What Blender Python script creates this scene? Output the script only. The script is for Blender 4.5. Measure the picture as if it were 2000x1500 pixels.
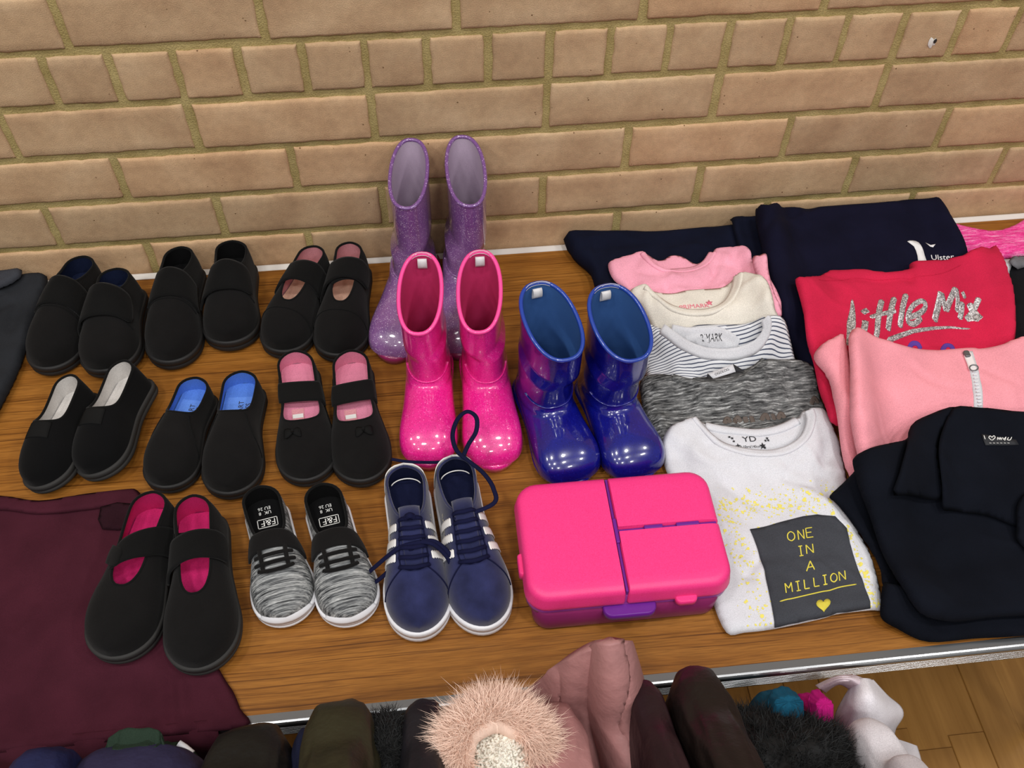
import bpy, bmesh, math, random
import numpy as np
from mathutils import Vector, Matrix, noise
from mathutils.geometry import delaunay_2d_cdt
random.seed(7); np.random.seed(7)
for o in list(bpy.data.objects): bpy.data.objects.remove(o)
scn = bpy.context.scene
COL = scn.collection
PI = math.pi

# ------------------------------------------------------------------ camera
# table top is z = 0, wall face is y = 0, x runs along the wall, metres
FPX = 1897.2
CAM = np.array([0.2833, -1.0490, 1.0087])
AZ, AX, AR = -0.12037, 0.66706, 0.01576
def _rz(a): return np.array([[math.cos(a), -math.sin(a), 0], [math.sin(a), math.cos(a), 0], [0, 0, 1]])
def _rx(a): return np.array([[1, 0, 0], [0, math.cos(a), -math.sin(a)], [0, math.sin(a), math.cos(a)]])
ROT = _rz(AZ) @ _rx(AX) @ _rz(AR)
cd = bpy.data.cameras.new('camera'); cam = bpy.data.objects.new('camera', cd); COL.objects.link(cam)
cd.sensor_width = 36; cd.lens = 36 * FPX / 2000; cd.clip_start = 0.02
m4 = Matrix.Identity(4)
for i in range(3):
    for j in range(3): m4[i][j] = ROT[i][j]
    m4[i][3] = CAM[i]
cam.matrix_world = m4
scn.camera = cam
def P(u, v, z=0.0):                       # photo measurement -> point on the level z
    d = ROT @ np.array([(u - 1000) / FPX, (750 - v) / FPX, -1.0])
    return CAM + (z - CAM[2]) / d[2] * d
def PY(u, v, y):                          # photo measurement -> point on the upright plane y
    d = ROT @ np.array([(u - 1000) / FPX, (750 - v) / FPX, -1.0])
    return CAM + (y - CAM[1]) / d[1] * d

# ------------------------------------------------------------------ world, hall lights, exposure
w = bpy.data.worlds.new('hall'); scn.world = w; w.use_nodes = True
w.node_tree.nodes['Background'].inputs[0].default_value = (1.0, 0.98, 0.97, 1)
w.node_tree.nodes['Background'].inputs[1].default_value = 0.24
def hall_lamp(x, y, z, e, r=0.16):
    l = bpy.data.lights.new('hall_lamp', 'AREA'); l.shape = 'DISK'; l.size = 2 * r; l.energy = e
    l.color = (1.0, 0.975, 0.95)
    o = bpy.data.objects.new('hall_lamp', l); COL.objects.link(o); o.location = (x, y, z)
    return o
for lx, ly in ((-2.0, -1.0), (-0.7, -1.05), (0.8, -1.05), (2.2, -1.0), (-1.6, -2.2), (-0.3, -2.25), (1.0, -2.25),
               (2.3, -2.2), (-1.2, -3.6), (0.3, -3.6), (1.8, -3.6)):
    hall_lamp(lx, ly, 3.1, 17.5)
scn.view_settings.view_transform = 'Standard'; scn.view_settings.look = 'None'
scn.view_settings.gamma = 1; scn.view_settings.use_curve_mapping = False
scn.view_settings.exposure = 0.0

# ------------------------------------------------------------------ helpers
def lin(c):
    c = c / 255.0
    return c / 12.92 if c <= 0.04045 else ((c + 0.055) / 1.055) ** 2.4
def rgb(r, g, b): return (lin(r), lin(g), lin(b), 1.0)

class NT:
    def __init__(s, name):
        s.m = bpy.data.materials.new(name); s.m.use_nodes = True; s.t = s.m.node_tree
        s.b = s.t.nodes['Principled BSDF']
    def n(s, kind, **kw):
        x = s.t.nodes.new(kind)
        for k, v in kw.items():
            if isinstance(k, str) and k.startswith('i_'): x.inputs[k[2:].replace('_', ' ')].default_value = v
            else: setattr(x, k, v)
        return x
    def l(s, a, b): s.t.links.new(a, b)
    def coord(s, kind='Object', scale=(1, 1, 1), rot=(0, 0, 0)):
        tc = s.n('ShaderNodeTexCoord'); mp = s.n('ShaderNodeMapping')
        mp.inputs['Scale'].default_value = scale; mp.inputs['Rotation'].default_value = rot
        s.l(tc.outputs[kind], mp.inputs['Vector']); return mp.outputs['Vector']
    def noise(s, vec, scale, detail=3, rough=0.5):
        x = s.n('ShaderNodeTexNoise'); x.inputs['Scale'].default_value = scale; x.inputs['Detail'].default_value = detail
        x.inputs['Roughness'].default_value = rough
        if vec: s.l(vec, x.inputs['Vector'])
        return x.outputs['Fac']
    def ramp(s, fac, stops, interp='LINEAR'):
        r = s.n('ShaderNodeValToRGB'); r.color_ramp.interpolation = interp
        e = r.color_ramp.elements
        while len(e) < len(stops): e.new(0.5)
        for k, (p, c) in zip(e, stops): k.position = p; k.color = c
        s.l(fac, r.inputs['Fac']); return r.outputs['Color']
    def mix(s, fac, a, b, mode='MIX'):
        x = s.n('ShaderNodeMix', data_type='RGBA', blend_type=mode)
        for sock, val in ((x.inputs[0], fac), (x.inputs[6], a), (x.inputs[7], b)):
            if hasattr(val, 'is_output'): s.l(val, sock)
            else: sock.default_value = val
        return x.outputs[2]
    def bump(s, h, strength=0.3, dist=0.001):
        b = s.n('ShaderNodeBump'); b.inputs['Strength'].default_value = strength; b.inputs['Distance'].default_value = dist
        s.l(h, b.inputs['Height']); s.l(b.outputs['Normal'], s.b.inputs['Normal'])
    def set(s, **kw):
        for k, v in kw.items():
            k = k.replace('_', ' ')
            if hasattr(v, 'is_output'): s.l(v, s.b.inputs[k])
            else: s.b.inputs[k].default_value = v
        return s.m

def fabric(name, col, var=0.12, scale=900, rough=0.92, bump=0.25, sheen=0.0, blotch=18):
    n = NT(name); v = n.coord()
    big = n.noise(v, blotch, 3); fine = n.noise(v, scale, 2)
    dk = tuple(c * (1 - var * 1.6) for c in col[:3]) + (1,); lt = tuple(min(1, c * (1 + var)) for c in col[:3]) + (1,)
    c1 = n.ramp(big, [(0.3, dk), (0.7, lt)])
    c2 = n.ramp(fine, [(0.3, (0.72, 0.72, 0.72, 1)), (0.7, (1.1, 1.1, 1.1, 1))])
    n.bump(fine, bump, 0.0012)
    return n.set(Base_Color=n.mix(0.6, c1, c2, 'MULTIPLY'), Roughness=rough, Sheen_Weight=sheen, Sheen_Roughness=0.5, Specular_IOR_Level=0.2 if max(col[:3]) > .1 else .1)

def plain(name, col, rough=0.5, spec=0.5, metal=0, coat=0, **kw):
    n = NT(name)
    return n.set(Base_Color=col, Roughness=rough, Specular_IOR_Level=spec, Metallic=metal, Coat_Weight=coat, **kw)

def glitter(name, col, flake, coat=1.0, scale=900, thr=0.9, rough=0.25, dark=None, var=0.0):
    n = NT(name); v = n.coord()
    vo = n.n('ShaderNodeTexVoronoi'); vo.inputs['Scale'].default_value = scale; n.l(v, vo.inputs['Vector'])
    sep = n.n('ShaderNodeSeparateColor'); n.l(vo.outputs['Color'], sep.inputs[0])
    f = n.ramp(sep.outputs[0], [(thr - 0.02, (0, 0, 0, 1)), (thr + 0.02, (1, 1, 1, 1))])
    base = col
    if dark is not None:
        big = n.noise(v, 22, 3); base = n.ramp(big, [(0.35, dark), (0.65, col)])
        d2 = n.ramp(sep.outputs[1], [(0.86, (1, 1, 1, 1)), (0.9, (0.72, 0.68, 0.74, 1))]); base = n.mix(1.0, base, d2, 'MULTIPLY')
    return n.set(Base_Color=n.mix(f, base, flake), Roughness=rough, Coat_Weight=coat, Coat_Roughness=0.04, Specular_IOR_Level=0.5)

def marl(name, stops, sx=40, sy=420, rot=0.0, bump=0.4, detail=4):
    n = NT(name); v = n.coord(scale=(sx, sy, sx * 4), rot=(0, 0, rot))
    a = n.noise(v, 1.0, detail, 0.65)
    v2 = n.coord(scale=(sx * 9, sy * 2.2, 400), rot=(0, 0, rot)); b = n.noise(v2, 1.0, 2)
    c = n.ramp(a, stops); c2 = n.ramp(b, [(0.3, (0.65, 0.65, 0.65, 1)), (0.65, (1.15, 1.15, 1.15, 1))])
    n.bump(b, bump, 0.001)
    return n.set(Base_Color=n.mix(0.7, c, c2, 'MULTIPLY'), Roughness=0.93, Specular_IOR_Level=0.2)

def mesh(name, verts, faces, mat, parent=None, smooth=True, doubles=0):
    me = bpy.data.meshes.new(name)
    me.from_pydata([tuple(map(float, v)) for v in verts], [], [tuple(f) for f in faces])
    if doubles:
        bm = bmesh.new(); bm.from_mesh(me); bmesh.ops.remove_doubles(bm, verts=bm.verts, dist=doubles)
        bmesh.ops.dissolve_degenerate(bm, edges=bm.edges, dist=1e-7); bm.to_mesh(me); bm.free()
    if smooth: me.polygons.foreach_set('use_smooth', [len(p.vertices) <= 6 for p in me.polygons])
    me.materials.append(mat); me.update()
    o = bpy.data.objects.new(name, me); COL.objects.link(o)
    if parent is not None: o.parent = parent
    return o
def tagged(o, label, cat, group=None, kind=None):
    if label: o['label'] = label
    if cat: o['category'] = cat
    if group: o['group'] = group
    if kind: o['kind'] = kind
    return o
def thing(name, label, cat, loc=(0, 0, 0), rot=(0, 0, 0), group=None):
    o = bpy.data.objects.new(name, None); COL.objects.link(o); o.empty_display_size = 0.02
    o.location = tuple(map(float, loc)); o.rotation_euler = rot
    return tagged(o, label, cat, group)
def solidify(o, th, offset=1.0):
    m = o.modifiers.new('thickness', 'SOLIDIFY'); m.thickness = th; m.offset = offset; return o
def subsurf(o, n=1):
    m = o.modifiers.new('smooth', 'SUBSURF'); m.levels = n; m.render_levels = n; return o

def catmull(pts, n=8, closed=False):
    p = np.array(pts, float); N = len(p); out = []
    rng = range(N) if closed else range(N - 1)
    for i in rng:
        if closed: a, b, c, d = p[(i - 1) % N], p[i], p[(i + 1) % N], p[(i + 2) % N]
        else: a, b, c, d = p[max(i - 1, 0)], p[i], p[i + 1], p[min(i + 2, N - 1)]
        for k in range(n):
            t = k / n
            out.append(0.5 * ((2 * b) + (c - a) * t + (2 * a - 5 * b + 4 * c - d) * t * t + (3 * b - a - 3 * c + d) * t ** 3))
    if not closed: out.append(p[-1])
    return np.array(out)
def hermite(xs, ys):
    xs, ys = np.array(xs, float), np.array(ys, float)
    m = np.gradient(ys, xs)
    def f(x):
        x = min(max(x, xs[0]), xs[-1]); i = min(max(int(np.searchsorted(xs, x)) - 1, 0), len(xs) - 2)
        h = xs[i + 1] - xs[i]; t = (x - xs[i]) / h
        return ((2 * t ** 3 - 3 * t * t + 1) * ys[i] + (t ** 3 - 2 * t * t + t) * h * m[i] + (-2 * t ** 3 + 3 * t * t) * ys[i + 1] + (t ** 3 - t * t) * h * m[i + 1])
    return f
def tube_data(path, r, seg=8, closed=False, flat=1.0, up=(0, 0, 1)):
    p = np.array(path, float); n = len(p); V = []; F = []
    for i in range(n):
        if closed: t = p[(i + 1) % n] - p[(i - 1) % n]
        else: t = p[min(i + 1, n - 1)] - p[max(i - 1, 0)]
        t = t / (np.linalg.norm(t) + 1e-12); a = np.cross(t, up)
        if np.linalg.norm(a) < 1e-3: a = np.cross(t, (1, 0, 0))
        a /= np.linalg.norm(a); b = np.cross(a, t)
        rr = r(i / max(n - 1, 1)) if callable(r) else r
        for k in range(seg):
            q = 2 * PI * k / seg; V.append(p[i] + rr * math.cos(q) * a + rr * flat * math.sin(q) * b)
    for i in range(n if closed else n - 1):
        j = (i + 1) % n
        for k in range(seg):
            l = (k + 1) % seg; F.append((i * seg + k, i * seg + l, j * seg + l, j * seg + k))
    if not closed: F.append(tuple(range(seg))); F.append(tuple((n - 1) * seg + k for k in reversed(range(seg))))
    return V, F
def tube(name, path, r, mat, parent=None, **kw):
    V, F = tube_data(path, r, **kw); return mesh(name, V, F, mat, parent)
def loft_data(rings, cap0=True, cap1=True, closed=True):
    V = []; F = []; m = len(rings[0])
    for r in rings: V += [tuple(q) for q in r]
    for i in range(len(rings) - 1):
        for k in range(m if closed else m - 1):
            l = (k + 1) % m; F.append((i * m + k, i * m + l, (i + 1) * m + l, (i + 1) * m + k))
    if cap0: F.append(tuple(reversed(range(m))))
    if cap1: F.append(tuple((len(rings) - 1) * m + k for k in range(m)))
    return V, F
def grid_data(pts):                       # pts[i][j]
    m = len(pts[0]); V = [q for r in pts for q in r]
    F = [(i * m + j, i * m + j + 1, (i + 1) * m + j + 1, (i + 1) * m + j) for i in range(len(pts) - 1) for j in range(m - 1)]
    return V, F
def join_data(parts):
    V = []; F = []
    for v, f in parts:
        o = len(V); V += list(v); F += [tuple(i + o for i in q) for q in f]
    return V, F
def box_data(x0, x1, y0, y1, z0, z1):
    V = [(x, y, z) for z in (z0, z1) for x, y in ((x0, y0), (x1, y0), (x1, y1), (x0, y1))]
    return V, [(3, 2, 1, 0), (4, 5, 6, 7), (0, 1, 5, 4), (1, 2, 6, 5), (2, 3, 7, 6), (3, 0, 4, 7)]
def text_data(s, spacing=1.0):            # built-in font -> flat outline mesh, height of capitals about 0.7
    cu = bpy.data.curves.new('t', 'FONT'); cu.body = s; cu.resolution_u = 3; cu.space_character = spacing
    ob = bpy.data.objects.new('t', cu); COL.objects.link(ob)
    dg = bpy.context.evaluated_depsgraph_get(); me = bpy.data.meshes.new_from_object(ob.evaluated_get(dg))
    V = np.array([v.co[:] for v in me.vertices]); F = [tuple(p.vertices) for p in me.polygons]
    bpy.data.objects.remove(ob); bpy.data.curves.remove(cu); bpy.data.meshes.remove(me)
    return V, F

# ------------------------------------------------------------------ setting: brick wall
def brick_mat():
    n = NT('brick_face'); v = n.coord()
    oi = n.n('ShaderNodeObjectInfo')
    ad = n.n('ShaderNodeVectorMath', operation='ADD'); n.l(v, ad.inputs[0])
    cm = n.n('ShaderNodeCombineXYZ')
    mu = n.n('ShaderNodeMath', operation='MULTIPLY'); n.l(oi.outputs['Random'], mu.inputs[0]); mu.inputs[1].default_value = 37.0
    n.l(mu.outputs[0], cm.inputs[0]); n.l(cm.outputs[0], ad.inputs[1]); vv = ad.outputs[0]
    big = n.noise(vv, 14, 3); mid = n.noise(vv, 90, 4, 0.6); fine = n.noise(vv, 750, 3, 0.6)
    c = n.ramp(big, [(0.3, rgb(184, 152, 119)), (0.5, rgb(198, 167, 132)), (0.72, rgb(210, 181, 146))])
    tint = n.ramp(oi.outputs['Random'], [(0, (0.88, 0.86, 0.85, 1)), (0.5, (1.0, 1.0, 1.0, 1)), (1, (1.06, 0.99, 0.95, 1))])
    c = n.mix(1.0, c, tint, 'MULTIPLY')
    c = n.mix(0.55, c, n.ramp(mid, [(0.3, (0.8, 0.8, 0.8, 1)), (0.7, (1.12, 1.12, 1.1, 1))]), 'MULTIPLY')
    c = n.mix(0.5, c, n.ramp(fine, [(0.3, (0.75, 0.73, 0.7, 1)), (0.68, (1.15, 1.15, 1.15, 1))]), 'MULTIPLY')
    vo = n.n('ShaderNodeTexVoronoi'); vo.inputs['Scale'].default_value = 95; n.l(vv, vo.inputs['Vector'])
    pit = n.ramp(vo.outputs['Distance'], [(0.07, (0.3, 0.25, 0.2, 1)), (0.13, (1, 1, 1, 1))])
    gate = n.ramp(n.noise(vv, 40, 1), [(0.58, (0, 0, 0, 1)), (0.62, (1, 1, 1, 1))])
    c = n.mix(gate, c, n.mix(1.0, c, pit, 'MULTIPLY'))
    n.bump(fine, 0.5, 0.0012)
    return n.set(Base_Color=c, Roughness=0.95, Specular_IOR_Level=0.15)
def mortar_mat():
    n = NT('mortar'); v = n.coord()
    a = n.noise(v, 30, 4); b = n.noise(v, 500, 3)
    c = n.ramp(a, [(0.3, rgb(160, 142, 92)), (0.7, rgb(188, 170, 118))])
    c = n.mix(0.6, c, n.ramp(b, [(0.3, (0.7, 0.7, 0.68, 1)), (0.7, (1.15, 1.15, 1.1, 1))]), 'MULTIPLY')
    n.bump(b, 0.6, 0.002)
    return n.set(Base_Color=c, Roughness=1.0, Specular_IOR_Level=0.1)
M_BRICK, M_MORTAR = brick_mat(), mortar_mat()
def brick_mesh(wd, ht, nx, nz, seed):
    rs = random.Random(seed); V = []; F = []
    ed = [rs.uniform(0, 100) for _ in range(4)]
    for j in range(nz + 1):
        for i in range(nx + 1):
            # spread the outermost lines close to the arris
            fu = [0, 0.009, 0.024] ; u = i / nx; v = j / nz
            def sp(k, n, size):
                e = (0.0, 0.0016, 0.004)
                if k <= 2: return e[k]
                if k >= n - 2: return size - e[n - k]
                return 0.004 + (size - 0.008) * (k - 2) / (n - 4)
            x = sp(i, nx, wd) - wd / 2; z = sp(j, nz, ht) - ht / 2
            de = min(wd / 2 - abs(x), ht / 2 - abs(z))
            jx = noise.noise((x * 140, z * 140, seed)) ; jz = noise.noise((x * 140 + 9, z * 140, seed + 4))
            if de < 0.003:
                x += jx * 0.0016 * (1 if wd / 2 - abs(x) < 0.003 else 0.3); z += jz * 0.0016 * (1 if ht / 2 - abs(z) < 0.003 else 0.3)
            y = 0.0
            if de < 0.004: y = 0.0022 * (1 - de / 0.004) ** 2.5 + abs(jx) * 0.0010
            y += 0.0005 * noise.noise((x * 25, z * 25, seed + 8))
            V.append((x, y, z))
    m = nx + 1
    for j in range(nz):
        for i in range(nx): F.append((j * m + i, j * m + i + 1, (j + 1) * m + i + 1, (j + 1) * m + i))
    ring = [i for i in range(m)] + [j * m + nx for j in range(1, nz + 1)] + [nz * m + i for i in range(nx - 1, -1, -1)] + [j * m for j in range(nz - 1, 0, -1)]
    b = len(V)
    for q in ring: V.append((V[q][0], 0.03, V[q][2]))
    for k in range(len(ring)):
        l = (k + 1) % len(ring); F.append((ring[l], ring[k], b + k, b + l))
    me = bpy.data.meshes.new('brick'); me.from_pydata(V, [], F); me.polygons.foreach_set('use_smooth', [True] * len(F))
    me.materials.append(M_BRICK); return me
STR = [brick_mesh(0.214, 0.0645, 24, 10, s) for s in (1, 2, 3, 4)]
HDR = [brick_mesh(0.0645, 0.0645, 10, 10, s) for s in (11, 12, 13, 14)]
wv, wf = box_data(-3.2, 4.0, 0.0036, 0.10, -0.71, 1.2)
wall = mesh('wall_back', wv, wf, M_MORTAR, smooth=False)
tagged(wall, 'buff brick wall with sandy recessed mortar joints', None, kind='structure')
BED0 = 0.3543
rest = []
for k in range(-14, 11):
    zc = BED0 + 0.075 * (k + 0.5)
    if zc - 0.0325 < -0.71: continue
    hd = (k == -1); pit = 0.075 if hd else 0.225
    off = 0.0 if (hd or k % 2 == 0) else 0.1125
    if not hd and k >= 0: off = 0.1125 if k % 2 == 0 else 0.0
    x = off - 18 * 0.225
    while x < 4.0:
        xc = x + pit / 2; wd = pit - 0.011
        if xc - wd / 2 > -3.2 and xc + wd / 2 < 4.0:
            vis = -6 <= k <= 1 and -0.50 < xc < 1.40
            if vis:
                b = bpy.data.objects.new('brick', random.choice(HDR if hd else STR)); COL.objects.link(b); b.parent = wall
                b.location = (xc + random.uniform(-0.001, 0.001), random.uniform(-0.0007, 0.0007), zc + random.uniform(-0.0008, 0.0008))
                b.rotation_euler = (0, random.uniform(-0.003, 0.003) + (PI if random.random() < 0.5 else 0), 0)
            else: rest.append(box_data(xc - wd / 2, xc + wd / 2, 0, 0.03, zc - 0.032, zc + 0.032))
        x += pit
rv, rf = join_data(rest)
o = mesh('brickwork', rv, rf, M_BRICK, wall, smooth=False); o['kind'] = 'stuff'
# chipped plug hole with white filler in one header
pc = PY(1820, 82, 0)
rs = random.Random(3); V = []; F = []
for k in range(14):
    a = 2 * PI * k / 14; r = 0.0062 * rs.uniform(0.55, 1.3)
    V.append((pc[0] + r * math.cos(a) * 0.8, -0.0007 - rs.random() * 0.0008, pc[2] + r * math.sin(a) * 1.25))
V.append((pc[0] - 0.001, -0.003, pc[2])); F = [(k, (k + 1) % 14, 14) for k in range(14)]
mesh('filler_chip', V, F, plain('filler', rgb(225, 222, 215), 0.9), wall)
V = [(pc[0] + 0.0022 + 0.0022 * math.cos(a), -0.0032, pc[2] + 0.003 + 0.0034 * math.sin(a)) for a in np.linspace(0, 2 * PI, 10)[:-1]]
mesh('plug_hole', V, [tuple(range(9))], plain('hole_dark', rgb(40, 34, 30), 0.9), wall)

# ------------------------------------------------------------------ setting: floor of narrow boards
def floor_mat():
    n = NT('sports_floor'); v = n.coord(scale=(60, 4, 60)); oi = n.n('ShaderNodeObjectInfo')
    a = n.noise(v, 1.0, 5, 0.6)
    c = n.ramp(a, [(0.3, rgb(146, 104, 50)), (0.7, rgb(170, 126, 66))])
    t = n.ramp(oi.outputs['Random'], [(0, (0.86, 0.84, 0.82, 1)), (1, (1.08, 1.08, 1.06, 1))])
    return n.set(Base_Color=n.mix(1.0, c, t, 'MULTIPLY'), Roughness=0.32, Coat_Weight=0.3, Coat_Roughness=0.2)
M_FLOOR = floor_mat(); FZ = -0.71
fv, ff = box_data(-3.2, 4.0, -4.0, 0.1, FZ - 0.05, FZ - 0.003)
floor = mesh('floor', fv, ff, M_FLOOR, smooth=False); tagged(floor, 'varnished pale wooden board floor', None, kind='structure')
def board(wd, ln):
    e = 0.0012; V = []
    for z, i in ((FZ - 0.01 - FZ, 0), (-0.0012, 0), (0, e)):
        V += [(-wd / 2 + i, -ln / 2 + i, z), (wd / 2 - i, -ln / 2 + i, z), (wd / 2 - i, ln / 2 - i, z), (-wd / 2 + i, ln / 2 - i, z)]
    F = [(8, 9, 10, 11)]
    for r in (0, 4): F += [(r + k, r + (k + 1) % 4, r + 4 + (k + 1) % 4, r + 4 + k) for k in range(4)]
    return V, F
bw, bl = 0.066, 0.62
V, F = board(bw - 0.0012, bl - 0.0012); bme = bpy.data.meshes.new('floor_board'); bme.from_pydata(V, [], F); bme.materials.append(M_FLOOR)
for i in range(-4, 24):
    x = 0.30 + i * bw; s = random.uniform(0, bl)
    for j in range(-3, 1):
        y = -0.05 + j * bl + s - bl / 2
        b = bpy.data.objects.new('floor_board', bme); COL.objects.link(b); b.parent = floor; b.location = (x, min(y, -bl / 2 + 0.0), FZ - 0.0 + random.uniform(-0.0003, 0.0002))
        if y > -bl / 2: b.location.y = y - bl * 4
rest = []
for i in list(range(-52, -4)) + list(range(24, 56)):
    x = 0.30 + i * bw; rest.append(box_data(x - bw / 2 + 0.0006, x + bw / 2 - 0.0006, -3.9, 0, FZ - 0.01, FZ))
rv, rf = join_data(rest); o = mesh('board_strips', rv, rf, M_FLOOR, floor, smooth=False); o['kind'] = 'stuff'

# ------------------------------------------------------------------ the folding table
def table_mat():
    n = NT('teak_laminate')
    wob = n.noise(n.coord(scale=(3, 9, 1)), 1.0, 2)
    def streaks(sx, sy, wobble, scale, detail, rough=0.5):
        v = n.coord(scale=(sx, sy, 1)); ad = n.n('ShaderNodeVectorMath', operation='ADD'); cm = n.n('ShaderNodeCombineXYZ')
        mu = n.n('ShaderNodeMath', operation='MULTIPLY'); n.l(wob, mu.inputs[0]); mu.inputs[1].default_value = wobble
        n.l(mu.outputs[0], cm.inputs[1]); n.l(v, ad.inputs[0]); n.l(cm.outputs[0], ad.inputs[1])
        return n.noise(ad.outputs[0], scale, detail, rough)
    a = streaks(2.2, 60, 1.2, 1.0, 4)
    c = n.ramp(a, [(0.3, rgb(118, 72, 26)), (0.48, rgb(144, 92, 34)), (0.62, rgb(156, 103, 42)), (0.8, rgb(132, 82, 30))])
    s = streaks(3.6, 480, 7, 1.0, 2)
    c = n.mix(0.85, c, n.ramp(s, [(0.30, (0.28, 0.22, 0.16, 1)), (0.37, (0.60, 0.55, 0.48, 1)), (0.45, (1, 1, 1, 1))]), 'MULTIPLY')
    f = streaks(40, 900, 18, 1.0, 2)
    c = n.mix(0.6, c, n.ramp(f, [(0.33, (0.6, 0.56, 0.5, 1)), (0.6, (1.1, 1.1, 1.08, 1))]), 'MULTIPLY')
    return n.set(Base_Color=c, Roughness=0.42, Specular_IOR_Level=0.35)
M_ALU = plain('brushed_aluminium', rgb(168, 170, 172), 0.3, metal=1.0)
M_STEEL = plain('grey_steel_leg', rgb(120, 122, 125), 0.45, metal=0.7)
YF, YB, TX0, TX1 = -0.679, -0.0075, -0.52, 1.42
table = thing('folding_table', 'long folding table with teak effect top and aluminium edging against brick wall', 'table', (0.45, -0.34, FZ))
tp = Vector((0.45, -0.34, FZ))
def tmesh(name, V, F, mat, smooth=False):
    return mesh(name, [(v[0] - tp.x, v[1] - tp.y, v[2] - tp.z) for v in V], F, mat, table, smooth)
V, F = box_data(TX0, TX1, YF, YB, -0.024, 0); tmesh('table_top', V, F, table_mat())
def trim(y, s):                        # ribbed aluminium edge, extruded along x
    pr = [(0.010, -0.0004), (0.0095, 0.0010), (0.001, 0.0012), (-0.0012, 0.0008), (-0.0028, -0.0004), (-0.0038, -0.0018)]
    for k in range(7):
        z = -0.003 - k * 0.0036
        pr += [(-0.0042, z), (-0.0042, z - 0.0024), (-0.0034, z - 0.0027), (-0.0034, z - 0.0033)]
    pr += [(-0.003, -0.029), (0.004, -0.030)]
    rings = [[(x, y + s * p[0], p[1]) for p in pr] for x in (TX0, TX1)]
    return loft_data(rings, True, True)
V, F = trim(YF, 1); tmesh('edge_trim', V, F, M_ALU)
V, F = trim(YB, -1); tmesh('edge_trim', V, F, plain('edge_trim_white', rgb(226, 224, 220), 0.4))
for lx in (TX0 + 0.14, TX1 - 0.14):
    for ly in (YF + 0.10, YB - 0.10):
        V, F = tube_data([(lx, ly, -0.024), (lx, ly, FZ)], 0.0135, 12); tmesh('leg', V, F, M_STEEL, True)
    V, F = tube_data([(lx, YF + 0.10, -0.5), (lx, YB - 0.10, -0.5)], 0.009, 10); tmesh('leg_brace', V, F, M_STEEL, True)
V, F = join_data([box_data(TX0 + 0.1, TX1 - 0.1, y - 0.01, y + 0.01, -0.06, -0.024) for y in (YB - 0.08,)]); tmesh('apron_rail', V, F, M_STEEL)

# ------------------------------------------------------------------ shoes
M_BLK = fabric('black_canvas', rgb(22, 21, 21), 0.15, 1400, 0.95, 0.35, 0.05)
M_BLK2 = fabric('black_strap_cloth', rgb(17, 17, 17), 0.12, 1200, 0.95, 0.3, 0.05)
M_RUB = plain('black_rubber', rgb(30, 29, 29), 0.6, 0.35)
M_RUBG = plain('charcoal_rubber', rgb(46, 45, 44), 0.7, 0.3)
M_NAVYL = fabric('navy_lining', rgb(24, 32, 58)); M_BLKL = fabric('black_lining', rgb(15, 15, 16))
M_PNKL = fabric('dusty_pink_lining', rgb(205, 140, 148), 0.18); M_PNKL2 = fabric('rose_lining', rgb(214, 132, 158), 0.1)
M_MAGL = fabric('magenta_lining', rgb(196, 36, 104), 0.18); M_WHTL = fabric('off_white_lining', rgb(206, 202, 198), 0.08, blotch=40)
M_BLUL = fabric('cornflower_lining', rgb(84, 128, 212), 0.1); M_PEACHI = fabric('peach_insole', rgb(226, 184, 160), 0.08)
M_LBL = plain('label_white', rgb(226, 226, 222), 0.8); M_PRNT = plain('print_dark', rgb(48, 46, 52), 0.9)
M_WSOLE = plain('white_rubber', rgb(228, 228, 232), 0.5); M_WLEA = plain('white_leather', rgb(232, 230, 228), 0.55)

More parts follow.
